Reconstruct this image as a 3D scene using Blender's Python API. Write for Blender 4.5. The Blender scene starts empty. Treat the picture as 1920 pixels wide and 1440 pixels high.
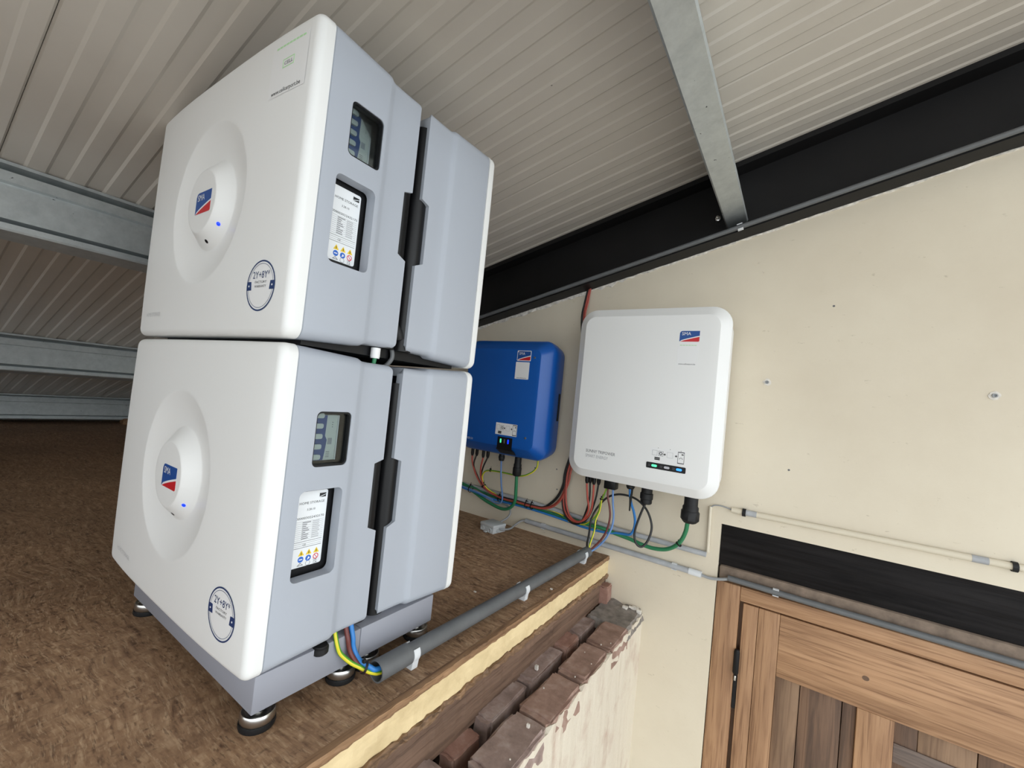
import bpy, bmesh, math, random
from mathutils import Vector, Matrix
random.seed(7)
S = bpy.context.scene
COL = S.collection

# ------------------------------------------------------------------ camera, world, exposure
cam_d = bpy.data.cameras.new('camera')
cam_d.sensor_width = 36.0
cam_d.lens = 798.716 / 1920 * 36.0
cam_d.clip_start = 0.01
cam = bpy.data.objects.new('camera', cam_d)
COL.objects.link(cam)
R_ = (0.82754, 0.55237, 0.10032); U_ = (-0.06663, -0.08079, 0.99450); F_ = (-0.55744, 0.82967, 0.03005)
L_ = (0.62818, -1.58786, 0.55915)
cam.matrix_world = Matrix(((R_[0], U_[0], -F_[0], L_[0]), (R_[1], U_[1], -F_[1], L_[1]), (R_[2], U_[2], -F_[2], L_[2]), (0, 0, 0, 1)))
S.camera = cam

W = bpy.data.worlds.new('overcast_sky'); S.world = W
W.use_nodes = True
bg = W.node_tree.nodes['Background']
bg.inputs[0].default_value = (0.90, 0.96, 1.0, 1)
bg.inputs[1].default_value = 2.75
S.view_settings.view_transform = 'Standard'
S.view_settings.look = 'None'
S.view_settings.gamma = 1.0
S.view_settings.use_curve_mapping = False
S.view_settings.exposure = 0.15

# ------------------------------------------------------------------ materials
MATS = {}
def lin(c):
    f = lambda v: (v/255/12.92) if v/255 <= 0.04045 else ((v/255+0.055)/1.055)**2.4
    return tuple(f(v) for v in c)
def newmat(name):
    m = bpy.data.materials.new(name); m.use_nodes = True
    MATS[name] = m
    nt = m.node_tree
    return m, nt, nt.nodes['Principled BSDF']
def N(nt, t, **kw):
    n = nt.nodes.new(t)
    for k, v in kw.items():
        setattr(n, k, v)
    return n
def coords(nt, scale=(1, 1, 1), rot=(0, 0, 0)):
    tc = N(nt, 'ShaderNodeTexCoord'); mp = N(nt, 'ShaderNodeMapping')
    nt.links.new(tc.outputs['Object'], mp.inputs['Vector'])
    mp.inputs['Scale'].default_value = scale; mp.inputs['Rotation'].default_value = rot
    return mp.outputs['Vector']
def noise(nt, vec, scale, detail=4, rough=0.55, dist=0.0):
    n = N(nt, 'ShaderNodeTexNoise'); n.inputs['Scale'].default_value = scale
    n.inputs['Detail'].default_value = detail; n.inputs['Roughness'].default_value = rough
    n.inputs['Distortion'].default_value = dist
    nt.links.new(vec, n.inputs['Vector']); return n
def ramp(nt, fac, stops):
    r = N(nt, 'ShaderNodeValToRGB'); e = r.color_ramp.elements
    while len(e) < len(stops): e.new(0.5)
    for el, (p, c) in zip(e, stops):
        el.position = p; el.color = (*c, 1)
    nt.links.new(fac, r.inputs['Fac']); return r.outputs['Color']
def mixc(nt, fac, a, b, mode='MIX'):
    m = N(nt, 'ShaderNodeMix', data_type='RGBA', blend_type=mode)
    if isinstance(fac, (int, float)): m.inputs['Factor'].default_value = fac
    else: nt.links.new(fac, m.inputs['Factor'])
    ia = [i for i in m.inputs if i.name == 'A' and i.type == 'RGBA'][0]
    ib = [i for i in m.inputs if i.name == 'B' and i.type == 'RGBA'][0]
    for i, v in ((ia, a), (ib, b)):
        if isinstance(v, tuple): i.default_value = (*v, 1)
        else: nt.links.new(v, i)
    return [o for o in m.outputs if o.type == 'RGBA'][0]
def bump(nt, b, h, strength, dist=0.002):
    n = N(nt, 'ShaderNodeBump'); n.inputs['Strength'].default_value = strength; n.inputs['Distance'].default_value = dist
    nt.links.new(h, n.inputs['Height']); nt.links.new(n.outputs['Normal'], b.inputs['Normal'])
def plain(name, col, rough=0.5, metal=0.0, spec=0.5, grain=0.0, gscale=400, emit=0.0, var=0.0, vscale=8):
    m, nt, b = newmat(name)
    b.inputs['Base Color'].default_value = (*col, 1)
    b.inputs['Roughness'].default_value = rough; b.inputs['Metallic'].default_value = metal
    b.inputs['Specular IOR Level'].default_value = spec
    v = coords(nt)
    if var:
        n = noise(nt, v, vscale, 5)
        c = ramp(nt, n.outputs['Fac'], [(0.3, tuple(x*(1-var) for x in col)), (0.7, tuple(min(1, x*(1+var)) for x in col))])
        nt.links.new(c, b.inputs['Base Color'])
    if grain:
        n2 = noise(nt, v, gscale, 3)
        bump(nt, b, n2.outputs['Fac'], grain, 0.001)
    if emit:
        b.inputs['Emission Color'].default_value = (*col, 1); b.inputs['Emission Strength'].default_value = emit
    return m

plain('white_plastic', (0.79, 0.79, 0.778), 0.42, grain=0.06, gscale=900)
plain('grey_plastic', (0.385, 0.412, 0.465), 0.5, grain=0.10, gscale=1100)
plain('inverter_white', (0.80, 0.80, 0.79), 0.45, grain=0.04, gscale=700)
plain('inverter_blue', (0.003, 0.09, 0.40), 0.34, grain=0.08, gscale=600)
plain('black_plastic', (0.006, 0.006, 0.007), 0.40, spec=0.3)
plain('black_rubber', (0.009, 0.009, 0.010), 0.55, spec=0.35)
plain('black_paint', (0.007, 0.0065, 0.007), 0.55, spec=0.25, var=0.3, vscale=5)
plain('steel', (0.55, 0.54, 0.52), 0.28, metal=1.0)
plain('plinth_grey', (0.285, 0.293, 0.335), 0.5)
plain('conduit_grey', (0.115, 0.12, 0.125), 0.45, var=0.12, vscale=20)
plain('conduit_light', (0.39, 0.40, 0.42), 0.5, var=0.12, vscale=30)
plain('conduit_cream', (0.65, 0.585, 0.465), 0.55)
plain('clip_white', (0.68, 0.70, 0.72), 0.45)
plain('box_grey', (0.55, 0.57, 0.58), 0.5)
plain('sticker_white', (0.80, 0.80, 0.80), 0.35)
plain('label_white', (0.80, 0.82, 0.84), 0.3)
plain('print_black', (0.012, 0.012, 0.013), 0.5)
plain('print_grey', (0.11, 0.11, 0.12), 0.5)
plain('print_faint', (0.36, 0.365, 0.38), 0.5)
plain('print_pale', (0.60, 0.605, 0.61), 0.5)
plain('print_navy', (0.010, 0.035, 0.13), 0.4)
plain('print_green', (0.45, 0.72, 0.40), 0.5)
plain('logo_blue', (0.008, 0.07, 0.29), 0.35)
plain('logo_red', (0.55, 0.012, 0.02), 0.35)
plain('icon_yellow', (0.80, 0.55, 0.02), 0.4)
plain('icon_blue', (0.02, 0.13, 0.55), 0.4)
plain('icon_red', (0.65, 0.02, 0.05), 0.4)
plain('breaker_blue', (0.02, 0.065, 0.24), 0.4)
plain('breaker_white', (0.66, 0.68, 0.62), 0.4)
plain('led_blue', (0.004, 0.03, 1.0), 0.3, emit=1.6)
plain('led_skyblue', (0.03, 0.30, 1.0), 0.3, emit=0.9)
plain('led_green', (0.10, 0.95, 0.42), 0.3, emit=0.75)
plain('led_off', (0.5, 0.5, 0.54), 0.3)
plain('cable_red', (0.40, 0.068, 0.047), 0.45)
plain('cable_black', (0.015, 0.015, 0.016), 0.45)
plain('cable_green', (0.025, 0.20, 0.085), 0.45)
plain('cable_lblue', (0.14, 0.26, 0.52), 0.45)
plain('cable_blue', (0.03, 0.20, 0.55), 0.45)
plain('cable_brown', (0.14, 0.032, 0.028), 0.45)
plain('cable_grey', (0.30, 0.31, 0.32), 0.5)
plain('plaster_chip', (0.70, 0.66, 0.60), 0.9, var=0.25, vscale=90)
plain('dust_wood', (0.20, 0.15, 0.115), 0.9, grain=0.4, gscale=150, var=0.3, vscale=30)
plain('mortar', (0.22, 0.195, 0.175), 0.95, grain=0.8, gscale=120, var=0.35, vscale=40)

def m_yellowgreen():
    m, nt, b = newmat('cable_yellowgreen')
    v = coords(nt); g = N(nt, 'ShaderNodeTexCoord')
    w = N(nt, 'ShaderNodeUVMap')
    sep = N(nt, 'ShaderNodeSeparateXYZ'); nt.links.new(w.outputs['UV'], sep.inputs[0])
    c = ramp(nt, sep.outputs['X'], [(0.0, (0.72, 0.62, 0.03)), (0.21, (0.72, 0.62, 0.03)), (0.22, (0.09, 0.34, 0.03)), (0.49, (0.09, 0.34, 0.03)), (0.50, (0.72, 0.62, 0.03)), (0.76, (0.72, 0.62, 0.03)), (0.77, (0.09, 0.34, 0.03))])
    nt.links.new(c, b.inputs['Base Color']); b.inputs['Roughness'].default_value = 0.45
m_yellowgreen()

def m_wall():
    m, nt, b = newmat('cream_paint')
    v = coords(nt)
    n = noise(nt, v, 2.2, 6, 0.6)
    c = ramp(nt, n.outputs['Fac'], [(0.3, (0.63, 0.555, 0.435)), (0.7, (0.70, 0.63, 0.505))])
    n2 = noise(nt, coords(nt, (1, 1, 2.5)), 28, 4, 0.7)
    sp = ramp(nt, n2.outputs['Fac'], [(0.27, (0.55, 0.51, 0.46)), (0.335, (1, 1, 1))])
    c2 = mixc(nt, 0.55, c, sp, 'MULTIPLY')
    nt.links.new(c2, b.inputs['Base Color']); b.inputs['Roughness'].default_value = 0.6
    n3 = noise(nt, v, 14, 8, 0.6)
    bump(nt, b, n3.outputs['Fac'], 0.35, 0.004)
m_wall()
def m_plaster():
    m, nt, b = newmat('rough_plaster')
    v = coords(nt)
    n = noise(nt, coords(nt, (1, 1, 0.8), (0.6, 0, 0)), 12, 8, 0.62)
    c = ramp(nt, n.outputs['Fac'], [(0.24, (0.48, 0.28, 0.21)), (0.34, (0.58, 0.48, 0.39)), (0.48, (0.67, 0.60, 0.49))])
    nt.links.new(c, b.inputs['Base Color']); b.inputs['Roughness'].default_value = 0.85
    bump(nt, b, n.outputs['Fac'], 0.6, 0.01)
m_plaster()
def m_osb():
    m, nt, b = newmat('osb_board')
    v = coords(nt)
    d = noise(nt, v, 3.0, 2)
    vv = N(nt, 'ShaderNodeVectorMath', operation='MULTIPLY_ADD')
    vv.inputs[1].default_value = (0.10, 0.10, 0.0); nt.links.new(d.outputs['Color'], vv.inputs[0]); nt.links.new(v, vv.inputs[2])
    base = None
    for k, (ang, sc) in enumerate(((0.45, 70), (1.15, 84), (2.3, 76), (1.75, 96))):
        mp = N(nt, 'ShaderNodeMapping'); nt.links.new(vv.outputs[0], mp.inputs[0])
        mp.inputs['Rotation'].default_value = (0, 0, ang); mp.inputs['Scale'].default_value = (0.16, 1.0, 1.0); mp.inputs['Location'].default_value = (k*3.1, k, 0)
        nz0 = noise(nt, mp.outputs[0], sc, 3, 0.6, 0.3)
        c = ramp(nt, nz0.outputs['Fac'], [(0.28, (0.12, 0.064, 0.034)), (0.44, (0.27, 0.158, 0.088)), (0.58, (0.355, 0.222, 0.128)), (0.74, (0.50, 0.345, 0.215))])
        if base is None: base = c
        else:
            nz = noise(nt, v, 22+9*k, 2)
            f = ramp(nt, nz.outputs['Fac'], [(0.46, (0, 0, 0)), (0.54, (1, 1, 1))])
            base = mixc(nt, f, base, c)
    for k, (ang, lo, hi, colr) in enumerate(((0.6, 0.60, 0.66, (0.52, 0.37, 0.235)), (1.9, 0.61, 0.67, (0.50, 0.35, 0.22)), (1.2, 0.62, 0.67, (0.075, 0.04, 0.022)), (2.6, 0.62, 0.68, (0.09, 0.05, 0.028)))):
        mp = N(nt, 'ShaderNodeMapping'); nt.links.new(vv.outputs[0], mp.inputs[0])
        mp.inputs['Rotation'].default_value = (0, 0, ang); mp.inputs['Scale'].default_value = (0.15, 1.0, 1.0); mp.inputs['Location'].default_value = (k*7.3, 2.0*k, 0)
        sn_ = noise(nt, mp.outputs[0], 190, 3, 0.6, 0.2)
        sf = ramp(nt, sn_.outputs['Fac'], [(lo, (0, 0, 0)), (hi, (0.5, 0.5, 0.5))])
        base = mixc(nt, sf, base, colr)
    fn = noise(nt, coords(nt, (1, 0.25, 1), (0, 0, 0.5)), 110, 4, 0.7)
    fc = ramp(nt, fn.outputs['Fac'], [(0.24, (0.35, 0.32, 0.30)), (0.40, (1, 1, 1)), (0.80, (1.25, 1.24, 1.22))])
    c = mixc(nt, 0.8, base, fc, 'MULTIPLY')
    big = noise(nt, v, 1.6, 5)
    bc = ramp(nt, big.outputs['Fac'], [(0.3, (0.75, 0.74, 0.74)), (0.7, (1.2, 1.18, 1.15))])
    c = mixc(nt, 1.0, c, bc, 'MULTIPLY')
    nt.links.new(c, b.inputs['Base Color']); b.inputs['Roughness'].default_value = 0.7
    bump(nt, b, fn.outputs['Fac'], 0.4, 0.002)
m_osb()
def m_wood(name, axis, dark, light, knots=False, gs=60, rough=0.65):
    m, nt, b = newmat(name)
    sc = {'x': (0.06, 1, 1), 'y': (1, 0.06, 1), 'z': (1, 1, 0.06)}[axis]
    v = coords(nt, sc)
    n = noise(nt, v, gs, 6, 0.6, 0.6)
    n2 = noise(nt, coords(nt, tuple(max(.15, s) for s in sc)), 7, 4)
    c = ramp(nt, n.outputs['Fac'], [(0.33, dark), (0.5, tuple((a+b_)/2*1.05 for a, b_ in zip(dark, light))), (0.68, light)])
    d = ramp(nt, n2.outputs['Fac'], [(0.3, (0.75, 0.72, 0.70)), (0.7, (1.12, 1.1, 1.08))])
    c = mixc(nt, 1.0, c, d, 'MULTIPLY')
    n3 = noise(nt, coords(nt, tuple(s*0.5 if s < 1 else 1 for s in sc)), gs*3.2, 3, 0.5, 0.4)
    g = ramp(nt, n3.outputs['Fac'], [(0.34, (0.62, 0.56, 0.52)), (0.47, (1, 1, 1))])
    c = mixc(nt, 0.85, c, g, 'MULTIPLY')
    nt.links.new(c, b.inputs['Base Color']); b.inputs['Roughness'].default_value = rough
    bump(nt, b, n3.outputs['Fac'], 0.25, 0.002)
m_wood('oak_x', 'x', (0.29, 0.155, 0.078), (0.49, 0.295, 0.165))
m_wood('oak_z', 'z', (0.29, 0.155, 0.078), (0.44, 0.26, 0.14))
m_wood('dark_oak_z', 'z', (0.075, 0.042, 0.026), (0.20, 0.115, 0.068), gs=40)
m_wood('mid_oak_z', 'z', (0.14, 0.08, 0.046), (0.30, 0.19, 0.112), gs=40)
m_wood('grey_oak_x', 'x', (0.11, 0.085, 0.075), (0.23, 0.175, 0.15))
m_wood('lintel_black', 'x', (0.006, 0.0055, 0.006), (0.018, 0.0165, 0.017), gs=45, rough=0.62)
MATS['lintel_black'].node_tree.nodes['Principled BSDF'].inputs['Specular IOR Level'].default_value = 0.12
m_wood('edge_wood', 'y', (0.14, 0.075, 0.038), (0.37, 0.22, 0.115), gs=70)
m_wood('lower_edge_wood', 'y', (0.10, 0.06, 0.035), (0.36, 0.22, 0.12), gs=90)
m_wood('plank_brown', 'y', (0.13, 0.080, 0.055), (0.26, 0.165, 0.115), gs=55)
def m_foam():
    m, nt, b = newmat('insulation_foam')
    n = noise(nt, coords(nt, (1, 0.5, 1)), 14, 7, 0.65)
    c = ramp(nt, n.outputs['Fac'], [(0.24, (0.22, 0.15, 0.08)), (0.34, (0.60, 0.46, 0.25)), (0.6, (0.78, 0.62, 0.36))])
    nt.links.new(c, b.inputs['Base Color']); b.inputs['Roughness'].default_value = 0.85
    bump(nt, b, n.outputs['Fac'], 0.6, 0.006)
m_foam()
def m_brick(name, a, b_, c_):
    m, nt, b = newmat(name)
    n = noise(nt, coords(nt), 22, 7, 0.65)
    c = ramp(nt, n.outputs['Fac'], [(0.3, a), (0.52, b_), (0.7, c_)])
    nt.links.new(c, b.inputs['Base Color']); b.inputs['Roughness'].default_value = 0.9
    bump(nt, b, n.outputs['Fac'], 0.6, 0.005)
m_brick('brick_a', (0.21, 0.13, 0.10), (0.33, 0.21, 0.165), (0.43, 0.31, 0.26))
m_brick('brick_b', (0.24, 0.12, 0.09), (0.34, 0.19, 0.145), (0.42, 0.28, 0.23))
m_brick('brick_c', (0.20, 0.145, 0.125), (0.32, 0.23, 0.20), (0.43, 0.345, 0.31))
def m_ceiling():
    m, nt, b = newmat('roof_sheet')
    n = noise(nt, coords(nt), 3, 5)
    c = ramp(nt, n.outputs['Fac'], [(0.3, (0.52, 0.475, 0.42)), (0.7, (0.58, 0.535, 0.475))])
    n2 = noise(nt, coords(nt), 55, 2, 0.4)
    sp = ramp(nt, n2.outputs['Fac'], [(0.17, (0.15, 0.12, 0.11)), (0.19, (1, 1, 1))])
    c = mixc(nt, 1.0, c, sp, 'MULTIPLY')
    nt.links.new(c, b.inputs['Base Color']); b.inputs['Roughness'].default_value = 0.4
m_ceiling()
def m_galv():
    m, nt, b = newmat('galvanised_steel')
    n = noise(nt, coords(nt), 30, 6, 0.7)
    c = ramp(nt, n.outputs['Fac'], [(0.3, (0.42, 0.45, 0.455)), (0.7, (0.54, 0.575, 0.575))])
    n2 = noise(nt, coords(nt, (1, 0.6, 1)), 90, 3, 0.5)
    sp = ramp(nt, n2.outputs['Fac'], [(0.255, (0.12, 0.12, 0.12)), (0.28, (1, 1, 1))])
    c = mixc(nt, 1.0, c, sp, 'MULTIPLY')
    nt.links.new(c, b.inputs['Base Color']); b.inputs['Roughness'].default_value = 0.42; b.inputs['Metallic'].default_value = 0.55
m_galv()
def m_glass():
    m, nt, b = newmat('window_glass')
    out = nt.nodes['Material Output']
    t = N(nt, 'ShaderNodeBsdfTransparent'); t.inputs[0].default_value = (0.80, 0.84, 0.85, 1)
    g = N(nt, 'ShaderNodeBsdfGlossy'); g.inputs['Roughness'].default_value = 0.06
    fr = N(nt, 'ShaderNodeFresnel'); fr.inputs[0].default_value = 1.45
    mx = N(nt, 'ShaderNodeMixShader'); nt.links.new(fr.outputs[0], mx.inputs[0]); nt.links.new(t.outputs[0], mx.inputs[1]); nt.links.new(g.outputs[0], mx.inputs[2])
    nt.links.new(mx.outputs[0], out.inputs['Surface'])
m_glass()
def m_ground():
    m, nt, b = newmat('concrete_ground')
    n = noise(nt, coords(nt), 1.5, 6)
    c = ramp(nt, n.outputs['Fac'], [(0.3, (0.36, 0.345, 0.32)), (0.7, (0.44, 0.42, 0.39))])
    nt.links.new(c, b.inputs['Base Color']); b.inputs['Roughness'].default_value = 0.85
m_ground()

# ------------------------------------------------------------------ object helpers
OFF = {}
def link(name, me, mat, parent=None, smooth=None):
    if mat: me.materials.append(MATS[mat])
    if smooth is not None:
        for p in me.polygons: p.use_smooth = True
        me.set_sharp_from_angle(angle=math.radians(smooth))
    o = bpy.data.objects.new(name, me); COL.objects.link(o)
    if parent is None:
        xs = [v.co for v in me.vertices]
        c = Vector(((min(v.x for v in xs)+max(v.x for v in xs))/2, (min(v.y for v in xs)+max(v.y for v in xs))/2, min(v.z for v in xs)))
        me.transform(Matrix.Translation(-c)); o.location = c; OFF[o.name] = c.copy()
    else:
        o.parent = parent
        o.matrix_parent_inverse = Matrix.Translation(-OFF.get(parent.name, Vector()))
        # parts sit at identity in the world, so sub-parts need no offset
    return o
def tag(o, label, cat, group=None):
    o['label'] = label; o['category'] = cat
    if group: o['group'] = group
    return o
def struct(o, label=None):
    o['kind'] = 'structure'
    if label: o['label'] = label
    return o
def empty(name, loc, label, cat, group=None):
    o = bpy.data.objects.new(name, None); COL.objects.link(o); o.empty_display_size = 0.05
    o.location = loc; OFF[o.name] = Vector(loc)
    return tag(o, label, cat, group)
def mesh(name, verts, faces, mat, parent=None, smooth=None):
    me = bpy.data.meshes.new(name); me.from_pydata([tuple(v) for v in verts], [], faces); me.update()
    bm = bmesh.new(); bm.from_mesh(me); bmesh.ops.recalc_face_normals(bm, faces=bm.faces); bm.to_mesh(me); bm.free()
    return link(name, me, mat, parent, smooth)
def box(name, x0, x1, y0, y1, z0, z1, mat, parent=None, bev=0.0, seg=2, M=None):
    bm = bmesh.new()
    bmesh.ops.create_cube(bm, size=1.0)
    for v in bm.verts:
        v.co = Vector(((x0+x1)/2+v.co.x*(x1-x0), (y0+y1)/2+v.co.y*(y1-y0), (z0+z1)/2+v.co.z*(z1-z0)))
    if bev: bmesh.ops.bevel(bm, geom=bm.edges[:], offset=bev, segments=seg, affect='EDGES', profile=0.5)
    if M is not None: bmesh.ops.transform(bm, matrix=M, verts=bm.verts)
    me = bpy.data.meshes.new(name); bm.to_mesh(me); bm.free()
    return link(name, me, mat, parent, 35 if bev else None)
def loft(loops, closed=False, cap0=True, cap1=True):
    n = len(loops[0]); V = [p for l in loops for p in l]; F = []
    m = len(loops)
    for i in range(m if closed else m-1):
        a, b = i*n, ((i+1) % m)*n
        for j in range(n):
            k = (j+1) % n
            F.append((a+j, a+k, b+k, b+j))
    if not closed:
        if cap0: F.append(tuple(range(n))[::-1])
        if cap1: F.append(tuple(range((m-1)*n, m*n)))
    return V, F
def extrude_poly(name, poly, axis, a, b, mat, parent=None, smooth=None):
    """poly: 2-D points in the two other axes in order (x,y,z minus axis)"""
    def P(p, t):
        return {'x': (t, p[0], p[1]), 'y': (p[0], t, p[1]), 'z': (p[0], p[1], t)}[axis]
    V, F = loft([[P(p, a) for p in poly], [P(p, b) for p in poly]])
    return mesh(name, V, F, mat, parent, smooth)
def catmull(pts, sub=6):
    P = [Vector(p) for p in pts]
    if len(P) < 3: return P
    Q = [P[0]*2-P[1]]+P+[P[-1]*2-P[-2]]
    out = []
    for i in range(1, len(Q)-2):
        p0, p1, p2, p3 = Q[i-1:i+3]
        for k in range(sub):
            t = k/sub
            out.append(0.5*((2*p1)+(p2-p0)*t+(2*p0-5*p1+4*p2-p3)*t*t+(3*p1-p0-3*p2+p3)*t**3))
    out.append(P[-1]); return out
def tube(name, pts, r, mat, parent=None, n=10, sub=6, inner=None, curve=True):
    path = catmull(pts, sub) if curve else [Vector(p) for p in pts]
    loops = []; t0 = (path[1]-path[0]).normalized()
    ref = Vector((0, 0, 1)) if abs(t0.z) < 0.9 else Vector((1, 0, 0))
    nrm = (ref-t0*ref.dot(t0)).normalized()
    for i, p in enumerate(path):
        t = (path[min(i+1, len(path)-1)]-path[max(i-1, 0)]).normalized()
        nrm = (nrm-t*nrm.dot(t)).normalized(); bn = t.cross(nrm)
        loops.append([p+(nrm*math.cos(2*math.pi*j/n)+bn*math.sin(2*math.pi*j/n))*r for j in range(n)])
    if inner:
        ins = [[p+(q-p)*(inner/r) for q in l] for p, l in zip(path, loops)]
        V, F = loft(loops+ins[::-1], closed=True)
    else:
        V, F = loft(loops)
    o = mesh(name, V, F, mat, parent, 50)
    if mat == 'cable_yellowgreen':
        uv = o.data.uv_layers.new(name='UVMap')
        for poly in o.data.polygons:
            js = [(vi % n) for vi in poly.vertices]
            if len(js) == 4 and max(js)-min(js) > 2: js = [j if j > n/2 else j+n for j in js]
            for li, j in zip(poly.loop_indices, js):
                uv.data[li].uv = (((j/n) % 1.0) if len(js) != 4 else min(0.999, (min(js)+0.5)/n % 1.0), 0.5)
    return o
def lathe(name, prof, org, mat, parent=None, axis=(0, 0, 1), n=28, smooth=40):
    """prof: (radius, height) along axis from org"""
    ax = Vector(axis).normalized(); o = Vector(org)
    u = ax.orthogonal().normalized(); w = ax.cross(u)
    loops = [[o+ax*h+(u*math.cos(2*math.pi*j/n)+w*math.sin(2*math.pi*j/n))*max(r, 1e-5) for j in range(n)] for r, h in prof]
    V, F = loft(loops)
    return mesh(name, V, F, mat, parent, smooth)
def rr(w, h, r, nc=6, xs=0, ys=0):
    """rounded rectangle loop centred on 0, CCW; half sizes w,h"""
    P = []
    for cx, cy, a0 in ((w-r, h-r, 0), (-w+r, h-r, 90), (-w+r, -h+r, 180), (w-r, -h+r, 270)):
        for k in range(nc+1):
            a = math.radians(a0+90*k/nc); P.append((cx+r*math.cos(a), cy+r*math.sin(a)))
    return P
class Face:
    """maps flat 2-D shapes on to a surface: f(u, v, h) -> world point"""
    def __init__(s, o, u, v):
        s.o = Vector(o); s.u = Vector(u).normalized(); s.v = Vector(v).normalized(); s.n = s.u.cross(s.v)
    def __call__(s, a, b, h=0.0): return s.o+s.u*a+s.v*b+s.n*h
def plate(name, pts, f, h0, h1, mat, parent, smooth=None):
    V, F = loft([[f(a, b, h0) for a, b in pts], [f(a, b, h1) for a, b in pts]])
    return mesh(name, V, F, mat, parent, smooth)
def ring(name, outer, inner, f, h0, h1, mat, parent):
    V, F = loft([[f(a, b, h) for a, b in l] for l, h in ((outer, h0), (outer, h1), (inner, h1), (inner, h0))], closed=True)
    return mesh(name, V, F, mat, parent)
def text(name, s, size, f, a, b, h, mat, parent, align='LEFT', width=None, sx=1.0, bold=0.0):
    cu = bpy.data.curves.new(name, 'FONT'); cu.body = s; cu.size = size; cu.align_x = align; cu.resolution_u = 2; cu.offset = size*bold
    o = bpy.data.objects.new(name, cu)
    me = bpy.data.meshes.new_from_object(o)
    bpy.data.objects.remove(o); bpy.data.curves.remove(cu)
    if width:
        xs = [v.co.x for v in me.vertices]; sx = width/(max(xs)-min(xs))
    for v in me.vertices: v.co = f(a+v.co.x*sx, b+v.co.y, h)
    me.name = name
    return link(name, me, mat, parent)
def circ(r, n=24, cx=0, cy=0): return [(cx+r*math.cos(2*math.pi*k/n), cy+r*math.sin(2*math.pi*k/n)) for k in range(n)]
def rect(a0, a1, b0, b1): return [(a0, b0), (a1, b0), (a1, b1), (a0, b1)]
def logo(parent, f, a, b, w, h, border=False):
    """company logo: blue field, white arc, red swoosh, white lettering; lower left corner at a, b"""
    arc = lambda t: 0.50*h*t**0.75
    n = 10
    e = 0.00005
    base = rr(w/2+(0.04*w if border else 0.012*w), h/2+(0.04*w if border else 0.012*w), 0.05*w, 3)
    lg = plate('logo', [(a+w/2+x, b+h/2+y) for x, y in base], f, 0, 0.0003, 'sticker_white', parent)
    blue = [(a+w*k/n, b+arc(k/n)+(0.05*h if k else 0)) for k in range(n+1)]+[(a+w, b+h), (a+0.13*w, b+h), (a+0.05*w, b+0.95*h), (a, b+0.80*h)]
    plate('logo_field', blue, f, 0.0003, 0.0005, 'logo_blue', lg)
    red = [(a+0.03*w, b), (a+0.95*w, b), (a+w, b+0.05*h)]+[(a+w*k/n, b+arc(k/n)-0.045*h) for k in range(n, 1, -1)]
    plate('logo_swoosh', red, f, 0.0003, 0.0005, 'logo_red', lg)
    text('lettering', 'SMA', h*0.42, f, a+0.10*w, b+0.60*h, 0.0008, 'sticker_white', lg, width=w*0.46)
    return lg

# ------------------------------------------------------------------ the setting
RS, RZ = 0.262, 1.298                      # roof: z = RZ + RS*x at the underside
roofz = lambda x: RZ+RS*x
XL, XR, YB = -5.15, 2.5, -5.0
GZ = -2.3
struct(box('floor', -30, 30, -30, 0.3, GZ-0.1, GZ, 'concrete_ground'), 'concrete ground below the loft')

# back wall with the doorway cut out
DX0, DX1, DZ = 0.447, 1.42, 0.212
wall_poly = [(XL, GZ), (DX0, GZ), (DX0, DZ), (DX1, DZ), (DX1, GZ), (XR, GZ), (XR, roofz(XR)-0.004), (XL, roofz(XL)+0.02)]
wall = struct(extrude_poly('wall_back', wall_poly, 'y', 0.0, 0.25, 'cream_paint'), 'cream painted wall carrying the two inverters')
# ragged plaster edge under the rafter
V, F = [], []
n = 90
for k in range(n+1):
    x = -0.75+1.9*k/n
    zt = 1.052+0.265*x
    amp = 0.016 if x < 0.05 else 0.006
    V += [(x, -0.001, zt+0.01), (x, -0.004-0.004*random.random(), zt+0.01), (x, -0.003-0.005*random.random(), zt-0.002-amp*random.random()), (x, 0.001, zt-0.004-amp*random.random())]
for k in range(n):
    a = 4*k; b = a+4
    for j in range(3): F.append((a+j, a+j+1, b+j+1, b+j))
mesh('plaster_edge', V, F, 'plaster_chip', wall)

for hx, hz in ((-0.278, 0.268), (-0.175, 0.281), (-0.165, 0.20), (0.70, 0.93), (0.62, 0.42), (0.335, 0.03), (-0.05, 0.62)):
    lathe('drill_hole', [(0.0, 0.0), (0.0032, 0.0), (0.0028, 0.0006), (0.0, 0.0004)], (hx, 0.0, hz), 'print_grey', wall, axis=(0, -1, 0), n=9)

# loft floor: chipboard deck on insulation
XE = 0.078
deck = struct(box('floor', XL, XE, YB, 0.0, -0.013, 0.0, 'osb_board'), 'brown chipboard deck of the loft')
def rough_strip(name, x, z0, z1, mat, parent, amp, x_in=-0.10, rows=5, y0=YB, step=0.012, zamp=0.0):
    ny = int((0-y0)/step); V, F = [], []
    for i in range(ny+1):
        y = y0+(0-y0)*i/ny
        ja, jb = (random.random()-0.5)*zamp, (random.random()-0.5)*zamp
        V.append((x_in, y, z1))
        for j in range(rows):
            t = j/(rows-1)
            V.append((x+(random.random()-0.5)*amp, y, z1+(z0-z1)*t+(ja if j == 0 else jb if j == rows-1 else 0)))
        V.append((x_in, y, z0))
    m = rows+2
    for i in range(ny):
        for j in range(m-1):
            a = i*m+j; F.append((a, a+1, a+1+m, a+m))
    F.append(tuple(range(m))); F.append(tuple(range(ny*m, ny*m+m)))
    return mesh(name, V, F, mat, parent)
rough_strip('deck_edge', XE+0.0025, -0.0140, 0.0004, 'edge_wood', deck, 0.003, x_in=0.066, rows=4, zamp=0.0015)
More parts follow.
